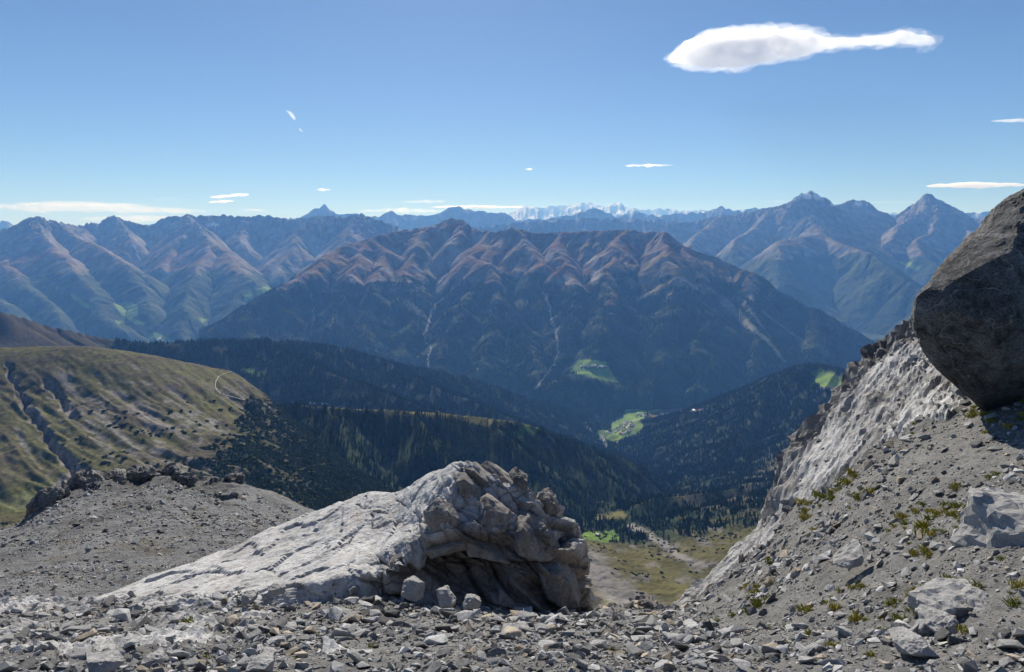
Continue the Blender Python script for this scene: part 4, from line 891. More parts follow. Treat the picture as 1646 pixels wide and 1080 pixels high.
# crags on the crest of the gravel hump
CR = [([(46, 820), (60, 803), (80, 790), (104, 785), (106, 800), (100, 822), (75, 838), (52, 846)], 31.5, 2.6, 'dark rock wall at the left end of the gravel hump crest', 2.0),
      ([(100, 778), (112, 770), (140, 766), (165, 765), (172, 775), (150, 800), (120, 815), (104, 812)], 33.5, 2.6, 'broken brown crag above the dark rock wall on the hump', 1.4),
      ([(166, 768), (180, 762), (200, 766), (198, 778), (176, 784)], 34.5, 2.2, 'low shattered crag between the two dark crags on the hump', 1.2),
      ([(204, 770), (214, 755), (226, 753), (250, 758), (262, 762), (240, 772), (225, 782), (206, 784)], 35.5, 2.6, 'dark crag with a deep shadow on top of the gravel hump', 1.4),
      ([(248, 764), (262, 757), (290, 759), (296, 768), (270, 774)], 36.5, 2.2, 'low rough crag on the hump crest right of the shadowed crag', 1.0),
      ([(291, 771), (300, 767), (312, 772), (306, 780), (292, 779)], 35.5, 1.2, 'small brown rock lying on the smooth hump crest', .7),
      ([(366, 769), (378, 764), (390, 764), (392, 772), (378, 777), (366, 775)], 37.5, 1.8, 'small rock knob on the right shoulder of the gravel hump', .8)]
for k, (ol, d, th, lb, ce) in enumerate(CR):
    rock('crag', ol, d, th, lb, 'crag', .28, ce * .55, 60 + k, 3.2, nr=44, nt=70, cat='crag')
CO = [([(862, 800), (872, 788), (882, 789), (895, 800), (900, 818), (893, 830), (876, 826)], 12.2, .6, 'dark pointed rock tooth on the right shoulder of the limestone outcrop'),
      ([(818, 762), (828, 753), (840, 758), (849, 770), (846, 788), (828, 780)], 12.3, .5, 'rock tooth with an orange lichen patch on the outcrop crest')]
for k, (ol, d, th, lb) in enumerate(CO):
    rock('rock_tooth', ol, d, th, lb, 'crag', .07, .35, 80 + k, 3.5, nr=50, nt=70, cat='rock')
rock('rock_outcrop', [(1010, 985), (1020, 968), (1035, 962), (1050, 966), (1060, 985), (1050, 1000), (1020, 1002)], 12.0, .7, 'small dark rock knob at the gap right of the big outcrop', 'crag', .08, .35, 90, cat='rock')

# ================================================================== LOOSE STONES
def stone_template(seed):
    r = random.Random(seed); bm = bmesh.new()
    for _ in range(11):
        v = Vector((r.gauss(0, 1), r.gauss(0, 1), r.gauss(0, 1))).normalized()
        mx = max(abs(v.x), abs(v.y), abs(v.z)); v = v * (0.45 + 0.55 / mx) * .5
        bm.verts.new((v.x, v.y * r.uniform(.6, .9), v.z * r.uniform(.3, .62)))
    g = bmesh.ops.convex_hull(bm, input=bm.verts[:]); bmesh.ops.delete(bm, geom=[e for e in g['geom_interior'] if isinstance(e, bmesh.types.BMVert)], context='VERTS')
    bmesh.ops.triangulate(bm, faces=bm.faces[:]); bm.verts.ensure_lookup_table()
    V = np.array([v.co[:] for v in bm.verts]); Fc = np.array([[v.index for v in f.verts] for f in bm.faces]); bm.free(); return V, Fc
TPL = [stone_template(100 + k) for k in range(14)]

def sample_surface(p, count, weight):
    """random points on a patch's quads, weighted; returns positions, normals, grid coordinates"""
    G = np.stack([p.X, p.Y, p.Z], -1); a, b, c, d = G[:-1, :-1], G[:-1, 1:], G[1:, 1:], G[1:, :-1]
    n = np.cross(b - a, d - a); area = np.linalg.norm(n, axis=-1); n = n / (area[..., None] + 1e-12); n *= np.sign(n[..., 2:3] + 1e-9)
    w = (area * weight[:-1, :-1]).ravel(); w[~np.isfinite(w)] = 0; w /= w.sum()
    i = RNG.choice(len(w), count, p=w); r, q = i // (p.nc - 1), i % (p.nc - 1)
    u, v = RNG.random(count)[:, None], RNG.random(count)[:, None]
    P_ = (a[r, q] * (1 - u) + b[r, q] * u) * (1 - v) + (d[r, q] * (1 - u) + c[r, q] * u) * v
    return P_, n[r, q], r, q

def rotmats(nrm, yaw, tilt):
    """frames whose z follows the ground normal, with random tilt"""
    z = nrm + tilt; z /= np.linalg.norm(z, axis=1)[:, None]
    x = np.stack([np.cos(yaw), np.sin(yaw), 0 * yaw], 1); x = x - (x * z).sum(1)[:, None] * z; x /= np.linalg.norm(x, axis=1)[:, None]
    y = np.cross(z, x); return np.stack([x, y, z], -1)

def stone_colours(n):
    b = RNG.normal(0, 1, n); base = .285 * np.exp(.32 * b)
    w = RNG.random(n); t = np.stack([base * 1.0, base * 1.0, base * 1.0], 1)
    t[w < .10] *= (1.12, .97, .78); t[w > .93] *= 1.45; t[(w > .1) & (w < .22)] *= .55
    return np.clip(t, .05, .55)

ALL = []      # position, normal, size: the largest become objects of their own
def scatter(p, count, weight, smin, smax, alpha, maxreal, name_region):
    P_, n_, r, q = sample_surface(p, count, weight)
    u = RNG.random(count); spx = (smin ** (1 - alpha) + u * (smax ** (1 - alpha) - smin ** (1 - alpha))) ** (1 / (1 - alpha))
    if p is FG: spx = spx * np.where((p.PX[r, q] > 1120) & (p.PY[r, q] < 1010), .62, 1.0)
    size = np.minimum(spx * P_[:, 1] / F, maxreal)
    return P_, n_, size

def merged_stones(name, P_, n_, size, kind='stuff'):
    yaw = RNG.random(len(P_)) * 6.283; R = rotmats(n_, yaw, RNG.normal(0, .28, (len(P_), 3))); colr = stone_colours(len(P_))
    k = RNG.integers(0, len(TPL), len(P_)); Vs, Fs, Ts, base = [], [], [], 0
    for ti, (TV, TF) in enumerate(TPL):
        m = np.where(k == ti)[0]
        if not len(m): continue
        asp = RNG.uniform(.75, 1.3, (len(m), 1, 3))
        V = np.einsum('nij,nvj->nvi', R[m], TV[None] * asp * size[m, None, None]) + (P_[m] + n_[m] * (size[m] * .12)[:, None])[:, None]
        Vs.append(V.reshape(-1, 3)); Fs.append((TF[None] + (np.arange(len(m)) * len(TV))[:, None, None] + base).reshape(-1, 3))
        Ts.append(np.repeat(colr[m], len(TV), 0)); base += len(m) * len(TV)
    o = link(name, mesh_np(name, np.concatenate(Vs), np.concatenate(Fs), False, np.concatenate(Ts)), (M['stone'],))
    tag(o, kind=kind); return o

def screen_w(p, extra):
    inb = (p.PX > -120) & (p.PX < 1830) & (p.PY < 1130) & (p.PY > 200)
    return extra * inb / (p.Y ** 2)
visF = FG.vis()
hid = in_poly(FG.PX, FG.PY, [(120, 975), (600, 935), (650, 955), (850, 985), (950, 990), (950, 700), (600, 700), (300, 850), (100, 960)]) & (FG.Y > 10.8)
wF = screen_w(FG, np.where(FG.slab > .5, np.where(FG.PX < 700, .12, .14), 1.0) * visF * (~hid) * (.6 + 1.1 * smooth(.25, -.25, edge_n + .6 * fine)))
tan_f = np.clip((np.abs(np.gradient(FG.PY, axis=0)) / (np.abs(np.gradient(FG.Y, axis=0)) * 40 + 1e-6)), .25, 1)
A = scatter(FG, 39000, wF, 2.4, 40, 2.5, .5, 'scree')
visH = HUMP.vis(); hm = np.ones(HUMP.X.shape) * (HUMP.PX < 600)
B = scatter(HUMP, 11500, screen_w(HUMP, hm * visH * smooth(34, 33, HUMP.Y) * (.25 + smooth(-.3, .3, fb))) * HUMP.Y ** .5, 2.0, 13, 3.1, .8, 'hump')
# stones on the lower edge of the smooth slab and at the foot of the outcrop
wO = screen_w(OUT, (OUT.vis() & (OUT.PX < 640)) * smooth(.35, .75, fbm3(np.stack([OUT.X, OUT.Y, OUT.Z], -1).reshape(-1, 3) * .8, 3, 5).reshape(OUT.X.shape) + 1.0 * smooth(10.9, 10.1, OUT.Y)))
Cc = scatter(OUT, 1500, wO, 2.5, 20, 2.4, .35, 'slab')
P_ = np.concatenate([A[0], B[0], Cc[0]]); n_ = np.concatenate([A[1], B[1], Cc[1]]); sz = np.concatenate([A[2], B[2], Cc[2]])
reg = np.repeat([0, 1, 2], [len(A[0]), len(B[0]), len(Cc[0])])
ppx = CX + F * P_[:, 0] / P_[:, 1]; ppy = HY - F * P_[:, 2] / P_[:, 1]
shown = sz / P_[:, 1] * ((ppx > 5) & (ppx < 1640) & (ppy < 1075)); order = np.argsort(-shown); bigi = order[:300]; rest = order[300:]
for rg, nm in ((0, 'scree_rubble'), (1, 'hump_rubble'), (2, 'slab_rubble')):
    m = rest[reg[rest] == rg]; merged_stones(nm, P_[m], n_[m], sz[m])
stone_me = []
for k, (TV, TF) in enumerate(TPL):
    for v in range(2):
        bm = bmesh.new(); vs = [bm.verts.new(c) for c in TV]
        for f in TF: bm.faces.new([vs[i] for i in f])
        bmesh.ops.bevel(bm, geom=bm.edges[:] , offset=.03, segments=1, affect='EDGES')
        me = bpy.data.meshes.new('stone'); bm.to_mesh(me); bm.free(); me.materials.append(M['stone'])
        a = me.attributes.new('tint', 'FLOAT_COLOR', 'POINT'); c = np.ones((len(me.vertices), 4)); c[:, :3] = stone_colours(40)[v * 20 + k]; a.data.foreach_set('color', c.ravel().astype(np.float32)); stone_me.append(me); me['tone'] = float(c[0, 1])
R = rotmats(n_[bigi], RNG.random(300) * 6.283, RNG.normal(0, .22, (300, 3)))
def region_of(x, y):
    if x < 330: return 'at the bottom left beside the bare bedrock patches'
    if x < 640: return 'below the smooth slab of the big outcrop'
    if x < 960: return 'below the dark face of the big outcrop'
    if x < 1180: return 'below the gap between outcrop and right slope'
    if y < 850: return 'high on the grassy right slope under the huge boulder'
    if x < 1430: return 'low on the grassy right slope'
    return 'around the square block boulder at the right edge'
for j, i in enumerate(bigi):
    me = stone_me[RNG.integers(0, len(stone_me))]; o = bpy.data.objects.new('stone', me); COL.objects.link(o)
    s = sz[i]; m4 = Matrix([list(R[j][r_]) + [0] for r_ in range(3)] + [[0, 0, 0, 1]])
    asp = RNG.uniform(.8, 1.3, 3)
    o.matrix_world = Matrix.Translation(P_[i] + n_[i] * s * .12) @ m4 @ Matrix.Diagonal((s * asp[0], s * asp[1], s * asp[2] * .9, 1))
    rg = region_of(ppx[i], ppy[i]); rg = 'on the smooth slab of the big outcrop' if reg[i] == 2 else ('on the grey gravel hump' if reg[i] == 1 else rg)
    tone = 'pale' if me['tone'] > .32 else ('dark' if me['tone'] < .19 else 'grey'); px_ = s * asp.max() / P_[i][1] * F
    big_ = 'big' if px_ > 27 else ('medium' if px_ > 21 else 'small'); form = 'flat slab' if asp[2] < .97 else 'blocky chunk'
    tag(o, '%s %s loose limestone %s lying %s' % (big_, tone, form, rg.replace(' of the big outcrop', ' of the outcrop')), 'stone', 'loose limestone fragments ' + rg)

# ================================================================== GRASS TUFTS
def tuft_mesh(seed):
    r = random.Random(seed); V, Fc = [], []
    for _ in range(70):
        a = r.uniform(0, 6.283); d = r.uniform(0, .5); h = r.uniform(.25, .6); lean = r.uniform(.1, .5); b = r.uniform(0, 6.283); w = r.uniform(.02, .04)
        x, y = d * math.cos(a), d * math.sin(a); bx, by = math.cos(b), math.sin(b); i = len(V)
        V += [(x - by * w, y + bx * w, 0), (x + by * w, y - bx * w, 0), (x + bx * lean * .5 + by * w * .6, y + by * lean * .5 - bx * w * .6, h * .7), (x + bx * lean, y + by * lean, h)]
        Fc += [(i, i + 1, i + 2), (i, i + 2, i + 3)]
    return mesh_np('grass_tuft', np.array(V), np.array(Fc), False)
tufts = [tuft_mesh(k) for k in range(3)]
for m_ in tufts: m_.materials.append(M['tuft'])
wT = screen_w(FG, (FG.slab < .4) * visF * smooth(1150, 1250, FG.PX) * smooth(1040, 960, FG.PY) * smooth(.0, .25, fbm3(np.stack([FG.X, FG.Y, FG.Z], -1).reshape(-1, 3) * .9, 3, 123).reshape(FG.X.shape)))
TP = sample_surface(FG, 210, wT)
extra = [FG.hit(x, y) for x, y in [(730, 990), (300, 1000), (560, 1010), (600, 1040), (480, 1055), (330, 1060), (1150, 1000), (1130, 1000), (1180, 990), (1205, 985), (560, 985), (985, 1045), (1400, 1055), (1000, 1060), (1340, 1040)]]
pos = [tuple(q) for q in TP[0]] + [tuple(q) for q in extra]
for j, q in enumerate(pos):
    o = bpy.data.objects.new('grass_tuft', tufts[j % 3]); COL.objects.link(o); o.location = (q[0], q[1], q[2] - .01)
    s = RNG.uniform(.05, .14) * (q[1] / 7) ** .5; o.scale = (s * 1.2, s * 1.2, s); o.rotation_euler = (0, 0, RNG.random() * 6.28)
    x = CX + F * q[0] / q[1]; y = HY - F * q[2] / q[1]
    rg = 'high on the right scree slope near the huge boulder' if (y < 800 and x > 1150) else ('on the middle of the right scree slope' if (x > 1150 and y < 930) else ('low on the right scree slope' if x > 1100 else 'between stones in the bottom scree'))
    tag(o, 'small yellow-green grass tuft growing ' + rg, 'grass tuft', 'grass tufts ' + rg)

# ================================================================== TREES
def conifer_mesh(seed, layers=5, seg=7, w=.19):
    r = random.Random(seed); V, Fc = [], []
    for l in range(layers):
        z0 = .10 + .80 * (l / layers) ** 1.05; z1 = min(1.0, z0 + .95 / layers * 1.7); rad = w * (1 - (l / layers)) ** .85 * r.uniform(.85, 1.12) + .015
        i = len(V); ox, oy = r.uniform(-.01, .01), r.uniform(-.01, .01); V.append((ox, oy, z1 if l < layers - 1 else 1.0))
        for s in range(seg * 2):
            a = math.pi * s / seg + l; k = rad * (r.uniform(.85, 1.2) if s % 2 else r.uniform(.4, .6))
            V.append((ox + k * math.cos(a), oy + k * math.sin(a), z0 + r.uniform(-.02, .02) + (0 if s % 2 else .05)))
        for s in range(seg * 2): Fc.append((i, i + 1 + s, i + 1 + (s + 1) % (seg * 2)))
    return mesh_np('crown', np.array(V), np.array(Fc), False)
def trunk_mesh():
    V, Fc = [], []
    for z, r_ in ((-.05, .02), (.25, .014), (.9, .003)):
        V += [(r_ * math.cos(a), r_ * math.sin(a), z) for a in (0, 1.257, 2.513, 3.77, 5.027)]
    for l in range(2):
        for s in range(5): Fc.append((l * 5 + s, l * 5 + (s + 1) % 5, l * 5 + 5 + (s + 1) % 5, l * 5 + 5 + s))
    return mesh_np('trunk', np.array(V), np.array(Fc), True)
crowns = [conifer_mesh(1, 6, 7, .17), conifer_mesh(2, 5, 6, .21), conifer_mesh(3, 6, 6, .15), conifer_mesh(4, 5, 7, .19)]
for m_ in crowns: m_.materials.append(M['spruce'])
trunk_me = trunk_mesh(); trunk_me.materials.append(M['bark'])
def bush_mesh(seed):
    r = random.Random(seed); V, Fc = [], []
    for _ in range(16):
        a, d = r.uniform(0, 6.283), r.uniform(0, .62); cx_, cy_, cz_ = d * math.cos(a), d * math.sin(a), r.uniform(.0, .35) * (1 - d); h = r.uniform(.3, .55); i = len(V)
        V.append((cx_ + r.uniform(-.05, .05), cy_, cz_ + h))
        for s in range(7):
            b = 6.283 * s / 7; k = r.uniform(.18, .38); V.append((cx_ + k * math.cos(b), cy_ + k * math.sin(b), cz_ + r.uniform(-.1, .12)))
        for s in range(7): Fc.append((i, i + 1 + s, i + 1 + (s + 1) % 7))
    return mesh_np('dwarf_pine', np.array(V), np.array(Fc), False)
bushes = [bush_mesh(k) for k in range(3)]
for m_ in bushes: m_.materials.append(M['pine'])

def instance_group(protos, name):
    ng = bpy.data.node_groups.new(name, 'GeometryNodeTree')
    ng.interface.new_socket('Geometry', in_out='INPUT', socket_type='NodeSocketGeometry'); ng.interface.new_socket('Geometry', in_out='OUTPUT', socket_type='NodeSocketGeometry')
    gi, go = ng.nodes.new('NodeGroupInput'), ng.nodes.new('NodeGroupOutput')
    inst = ng.nodes.new('GeometryNodeInstanceOnPoints'); g2i = ng.nodes.new('GeometryNodeGeometryToInstance')
    for p_ in reversed(protos):
        oi = ng.nodes.new('GeometryNodeObjectInfo'); oi.inputs['Object'].default_value = p_; oi.transform_space = 'ORIGINAL'
        ng.links.new(oi.outputs['Geometry'], g2i.inputs[0])
    ng.links.new(gi.outputs[0], inst.inputs['Points']); ng.links.new(g2i.outputs[0], inst.inputs['Instance']); inst.inputs['Pick Instance'].default_value = True
    def attr(n_, t='FLOAT'):
        a = ng.nodes.new('GeometryNodeInputNamedAttribute'); a.data_type = t; a.inputs['Name'].default_value = n_; return a.outputs[0]
    ng.links.new(attr('pick', 'INT'), inst.inputs['Instance Index'])
    cr_ = ng.nodes.new('ShaderNodeCombineXYZ'); ng.links.new(attr('yaw'), cr_.inputs[2]); ng.links.new(cr_.outputs[0], inst.inputs['Rotation'])
    cs = ng.nodes.new('ShaderNodeCombineXYZ'); a = attr('wide'); ng.links.new(a, cs.inputs[0]); ng.links.new(a, cs.inputs[1]); ng.links.new(attr('tall'), cs.inputs[2]); ng.links.new(cs.outputs[0], inst.inputs['Scale'])
    ng.links.new(inst.outputs[0], go.inputs[0]); return ng
def forest(name, P_, tall, wide, group, npick, label=None):
    me = bpy.data.meshes.new(name); me.vertices.add(len(P_)); me.vertices.foreach_set('co', P_.astype(np.float32).ravel())
    for k_, v_ in (('yaw', RNG.random(len(P_)) * 6.283), ('tall', tall), ('wide', wide)):
        a = me.attributes.new(k_, 'FLOAT', 'POINT'); a.data.foreach_set('value', v_.astype(np.float32))
    a = me.attributes.new('pick', 'INT', 'POINT'); a.data.foreach_set('value', RNG.integers(0, npick, len(P_)).astype(np.int32))
    o = link(name, me); md = o.modifiers.new('trees', 'NODES'); md.node_group = group; tag(o, label, kind='stuff'); return o

def front(p, extra):
    """faces that look towards the viewpoint and lie in the frame"""
    return extra * p.vis() * (p.PX > -30) * (p.PX < 1500)
# nearest forest: sample with heights
wM = front(MID, (MID_F > .5).astype(float)) * (.12 + smooth(-.35, .1, fbm2(MID.X / 70, MID.Y / 70, 4, 600)))
near_m = (MID.Y < 2500); far_m = ~near_m
def forest_points(p, w, n, h0, h1, wf=1.0, sink=.3):
    P_, n_, r, q = sample_surface(p, n, w); h = RNG.uniform(h0, h1, n) * np.where(RNG.random(n) < .25, .65, 1.0); P_[:, 2] -= sink
    return P_, h, h * wf * RNG.uniform(.85, 1.2, n)
a1 = forest_points(MID, wM * near_m * (MID.PY < 1000), 26000, 9, 17, 1.0)
a2 = forest_points(MID, wM * far_m, 60000, 13, 21, 1.15)
# trees one can tell apart: the ones that show largest
app = a1[1] / a1[0][:, 1]
inview = (CX + F * a1[0][:, 0] / a1[0][:, 1] < 1250) & (HY - F * a1[0][:, 2] / a1[0][:, 1] > 640) & (CX + F * a1[0][:, 0] / a1[0][:, 1] > 940)
sel = np.argsort(-(app * inview))[:240]; rest = np.setdiff1d(np.arange(len(app)), sel)
crown_protos = []
def tree(P__, h, w_, k, label, group):
    e = bpy.data.objects.new('spruce_tree', None); COL.objects.link(e); e.location = P__; e.rotation_euler = (0, 0, RNG.random() * 6.28); e.scale = (w_, w_, h)
    c = link('crown', crowns[k], parent=e); link('trunk', trunk_me, parent=e); tag(e, label, 'tree', group)
    if len(crown_protos) < 4: crown_protos.append(c)
    return e
for j, i in enumerate(sel):
    q = a1[0][i]; x = CX + F * q[0] / q[1]; y = HY - F * q[2] / q[1]
    where = 'beside the olive valley basin' if q[1] < 1250 else ('near the small hut clearing' if x < 1010 else ('on the wooded knoll in the valley bottom' if x < 1130 else 'below the pale right rock slope'))
    tree(q, a1[1][i], a1[2][i], j % 4, ('tall' if a1[1][i] > 14.5 else ('mid-height' if a1[1][i] > 11.5 else 'small')) + ' dark green spruce standing ' + where, 'spruces ' + where)
gt = instance_group(crown_protos, 'spruce_instances')
forest('near_forest', a1[0][rest], a1[1][rest], a1[2][rest], gt, 4)
forest('ridge_forest', a2[0], a2[1], a2[2], gt, 4)
wMa = front(MASS, (MASS_F > .55).astype(float) * (MASS.Y < 7600))
wMa = wMa * (.15 + smooth(-.25, .2, fbm2(MASS.X / 200, MASS.Y / 200, 4, 500)))
a3 = forest_points(MASS, wMa, 80000, 14, 23, 1.25)
forest('mountain_forest', a3[0], a3[1], a3[2], gt, 4)
# dwarf pines on the meadow slope
wP = MEAD.vis() * np.clip(MEAD_F, 0, 1) ** 2 * (MEAD.PX > -30) + .0
a4 = sample_surface(MEAD, 14000, wP + .00 * wP); s4 = RNG.uniform(3.0, 7.5, 14000)
a4b = sample_surface(MEAD, 260, MEAD.vis() * smooth(.0, .3, fbm2(MEAD.X / 70, MEAD.Y / 70, 3, 777)) * (MEAD_F < .4) * (MEAD.PX > 120) * smooth(620, 720, MEAD.PY) * (MEAD.PX < 460)); s4b = RNG.uniform(3, 8, 260)
bush_protos = []
for j in range(60):
    q = a4b[0][j]; o = bpy.data.objects.new('dwarf_pine', bushes[j % 3]); COL.objects.link(o); o.location = q; s = s4b[j]; o.scale = (s, s, s * .75); o.rotation_euler = (0, 0, RNG.random() * 6)
    tag(o, 'dark dwarf pine bush standing alone on the grey gullied meadow slope', 'bush', 'single dwarf pines on the gullied slope')
    if j < 3: bush_protos.append(o)
gb = instance_group(bush_protos, 'pine_instances')
wB = front(MID, ((MID.Y < 1700) & onfloor).astype(float) * smooth(-.1, .3, fbm2(MID.X / 60, MID.Y / 60, 4, 199) + .3 * smooth(900, 1400, MID.Y) - .15))
a5 = sample_surface(MID, 5000, wB); s5 = RNG.uniform(1.5, 5, 5000); forest('basin_shrubs', a5[0], s5 * .7, s5, gb, 3)
Pb = np.concatenate([a4[0], a4b[0][60:]]); sb = np.concatenate([s4, s4b[60:]]); forest('dwarf_pine_thicket', Pb, sb * .75, sb, gb, 3)

# ================================================================== HOUSES, HUTS, TRACKS
def house_parts(w, l, h, rh, ov=.5):
    x, y = w / 2, l / 2
    V = [(-x, -y, -3), (x, -y, -3), (x, y, -3), (-x, y, -3), (-x, -y, h), (x, -y, h), (x, y, h), (-x, y, h), (0, -y, h + rh), (0, y, h + rh)]
    Fq = [(0, 1, 5, 4), (1, 2, 6, 5), (2, 3, 7, 6), (3, 0, 4, 7)]
    me = bpy.data.meshes.new('wall'); me.from_pydata(V, [], Fq + [(4, 5, 8), (6, 7, 9)]); me.update()
    k = rh / x; a, b = x + ov, y + ov; zt, ze = h + rh + .25, h - ov * k + .25
    V = [(-a, -b, ze), (0, -b, zt), (a, -b, ze), (-a, b, ze), (0, b, zt), (a, b, ze)]; V += [(q[0], q[1], q[2] - .25) for q in V]
    Fq = [(0, 1, 4, 3), (1, 2, 5, 4), (6, 9, 10, 7), (7, 10, 11, 8), (0, 3, 9, 6), (2, 8, 11, 5), (0, 6, 7, 1), (1, 7, 8, 2), (3, 4, 10, 9), (4, 5, 11, 10)]
    mr = bpy.data.meshes.new('roof'); mr.from_pydata(V, [], Fq); mr.update(); return me, mr
def window_mesh(w, l, h):
    V, Fc = [], []
    for sx in (-1, 1):
        for yy in (-l * .28, 0, l * .28):
            for zz in (h * .25, h * .68):
                i = len(V); x = sx * (w / 2 + .04)
                V += [(x, yy - .5, zz - .6), (x, yy + .5, zz - .6), (x, yy + .5, zz + .6), (x, yy - .5, zz + .6)]; Fc.append((i, i + 1, i + 2, i + 3))
    for sy in (-1, 1):
        for xx in (-w * .25, w * .25):
            for zz in (h * .25, h * .68):
                i = len(V); y = sy * (l / 2 + .04)
                V += [(xx - .5, y, zz - .6), (xx + .5, y, zz - .6), (xx + .5, y, zz + .6), (xx - .5, y, zz + .6)]; Fc.append((i, i + 1, i + 2, i + 3))
    me = bpy.data.meshes.new('windows'); me.from_pydata(V, [], Fc); me.update(); me.materials.append(M['glass']); return me
KIND = {}
def house(p, px, py, size, wall, roof, label, group, yaw=None):
    key = (round(size), wall, roof)
    if key not in KIND:
        a, b = house_parts(size * .8, size, size * .45, size * .24); a.materials.append(M[wall]); b.materials.append(M[roof]); KIND[key] = (a, b)
    e = bpy.data.objects.new('house', None); COL.objects.link(e); e.location = p.hit(px, py); e.rotation_euler = (0, 0, RNG.random() * 3.14 if yaw is None else yaw)
    link('wall', KIND[key][0], parent=e); link('roof', KIND[key][1], parent=e)
    tag(e, label, 'house', group); return e
rr = random.Random(5)
def village(p, pts, sizes, walls, roofs, label, group):
    for (x, y) in pts: house(p, x, y, rr.choice(sizes), rr.choice(walls), rr.choice(roofs), label, group)
main = [(972, 701), (976, 697), (980, 699), (984, 696), (986, 701), (990, 698), (993, 702), (996, 695), (998, 699), (1000, 692), (1003, 696), (1004, 688), (1007, 691), (1009, 695), (1011, 688), (1005, 700), (997, 703), (992, 693), (988, 694), (1012, 692), (1001, 703), (1008, 699), (978, 702), (994, 690), (1010, 684), (1000, 687)]
main = [(x + 4, y - 5) for x, y in main] + [(1008, 680), (1014, 683), (1018, 686), (1004, 679)]
village(MID, main, [15, 18, 21], ['wall', 'wall', 'timber'], ['roof', 'roof_red', 'roof_grey', 'roof_grey'], 'village house in the main valley village at the tip of the bright meadow', 'houses of the main valley village')
village(MID, [(1026, 666), (1029, 667), (1032, 665), (1034, 668), (1037, 666), (1030, 669), (1038, 669), (1024, 669)], [12, 14, 16], ['wall', 'timber'], ['roof', 'roof_grey'], 'house in the small cluster amid trees on the valley meadow', 'houses of the cluster on the valley meadow')
village(MID, [(1064, 667), (1068, 666), (1072, 666), (1078, 667), (1084, 665), (1090, 664), (1096, 663), (1116, 662), (1120, 662), (1126, 661), (1130, 660), (1081, 649)], [14, 18, 22], ['wall'], ['roof_red', 'roof_grey'], 'pale house along the valley road behind the forest edge', 'houses along the valley road')
village(MASS, [(934, 591), (936, 589), (944, 590), (947, 588), (951, 589), (953, 591), (957, 589), (960, 590), (964, 589), (968, 590), (941, 591), (972, 591)], [14, 18, 22], ['timber', 'wall', 'timber'], ['roof', 'roof_grey'], 'house of the hamlet on the bright meadow shelf of the central mountain', 'houses of the hillside hamlet')
village(MID, [(1321, 625), (1325, 626), (1328, 624), (1331, 626), (1334, 625), (1337, 627), (1340, 626), (1343, 628), (1346, 627), (1349, 629), (1335, 629), (1329, 628), (1341, 629)], [9, 11, 13], ['timber', 'wall'], ['roof_grey', 'roof'], 'wooden alp hut on the meadow atop the eastern forest hill', 'alp huts on the eastern hilltop meadow')
village(WEST, [(254, 547), (257, 545), (260, 548), (263, 547), (266, 549), (270, 549), (259, 550), (265, 551)], [20, 26, 30], ['wall'], ['roof_grey', 'roof'], 'house of the far village in the left side valley', 'houses of the far left village')
village(MID, [(500, 649), (504, 649), (509, 649), (517, 650), (521, 650), (524, 650)], [7, 9], ['wall'], ['wall'], 'white alpine building on top of the near dark ridge', 'white buildings on the near ridge')
house(MID, 961, 861, 8, 'timber', 'wall', 'lone hut with pale roof on the small green clearing', None)

def track(name, p, pts, width, mat, lift, label=None):
    """a draped strip: the way follows the ground"""
    L = []
    for (x0, y0), (x1, y1) in zip(pts[:-1], pts[1:]):
        n_ = max(2, int(math.hypot(x1 - x0, y1 - y0) / 1.2))
        L += [p.hit(x0 + (x1 - x0) * k / n_, y0 + (y1 - y0) * k / n_) for k in range(n_)]
    V, Fc = [], []
    for i, q in enumerate(L):
        d = (L[min(i + 1, len(L) - 1)] - L[max(i - 1, 0)]); d.z = 0; d.normalize(); s = Vector((-d.y, d.x, 0)) * width / 2
        V += [q + s + Vector((0, 0, lift)), q - s + Vector((0, 0, lift))]
        if i: Fc.append((2 * i - 2, 2 * i - 1, 2 * i + 1, 2 * i))
    me = bpy.data.meshes.new(name); me.from_pydata([tuple(v) for v in V], [], Fc); o = link(name, me, (mat,)); tag(o, label, kind='structure')
track('path', MEAD, [(372, 598), (362, 600), (352, 605), (347, 613), (346, 622), (350, 629), (356, 634)], 2.0, M['road'], .8)
track('path', MEAD, [(356, 634), (380, 640), (405, 646), (430, 650)], 2.2, M['road'], 1.0)
track('road', MID, [(1058, 672), (1064, 669), (1078, 667), (1090, 665), (1100, 663), (1115, 662), (1128, 661)], 12, M['road'], 4)
track('road', MID, [(1006, 690), (1012, 682), (1020, 677), (1030, 674), (1036, 672)], 9, M['road'], 4)

# ================================================================== CLOUDS (lens shaped bodies of vapour)
def cloud_mat(name, dens, grain=0, low=.05):
    m = bpy.data.materials.new(name); m.use_nodes = True; nt = m.node_tree; nt.nodes.clear()
    out = nt.nodes.new('ShaderNodeOutputMaterial'); v = nt.nodes.new('ShaderNodeVolumePrincipled')
    v.inputs['Color'].default_value = (1, 1, 1, 1); v.inputs['Density'].default_value = dens; v.inputs['Anisotropy'].default_value = .5
    if grain:
        tc = N(nt, 'ShaderNodeTexCoord'); mp = N(nt, 'ShaderNodeMapping'); mp.inputs['Scale'].default_value = (.45, 1, 1); nt.links.new(tc.outputs['Object'], mp.inputs['Vector'])
        n_ = tex_noise(nt, mp.outputs[0], grain, 4, .62, .4)
        r_ = N(nt, 'ShaderNodeMapRange'); r_.inputs[1].default_value = .40; r_.inputs[2].default_value = .58; r_.inputs[3].default_value = dens * low; r_.inputs[4].default_value = dens * 1.4
        nt.links.new(n_, r_.inputs[0]); nt.links.new(r_.outputs[0], v.inputs['Density'])
    nt.links.new(v.outputs[0], out.inputs['Volume']); return m
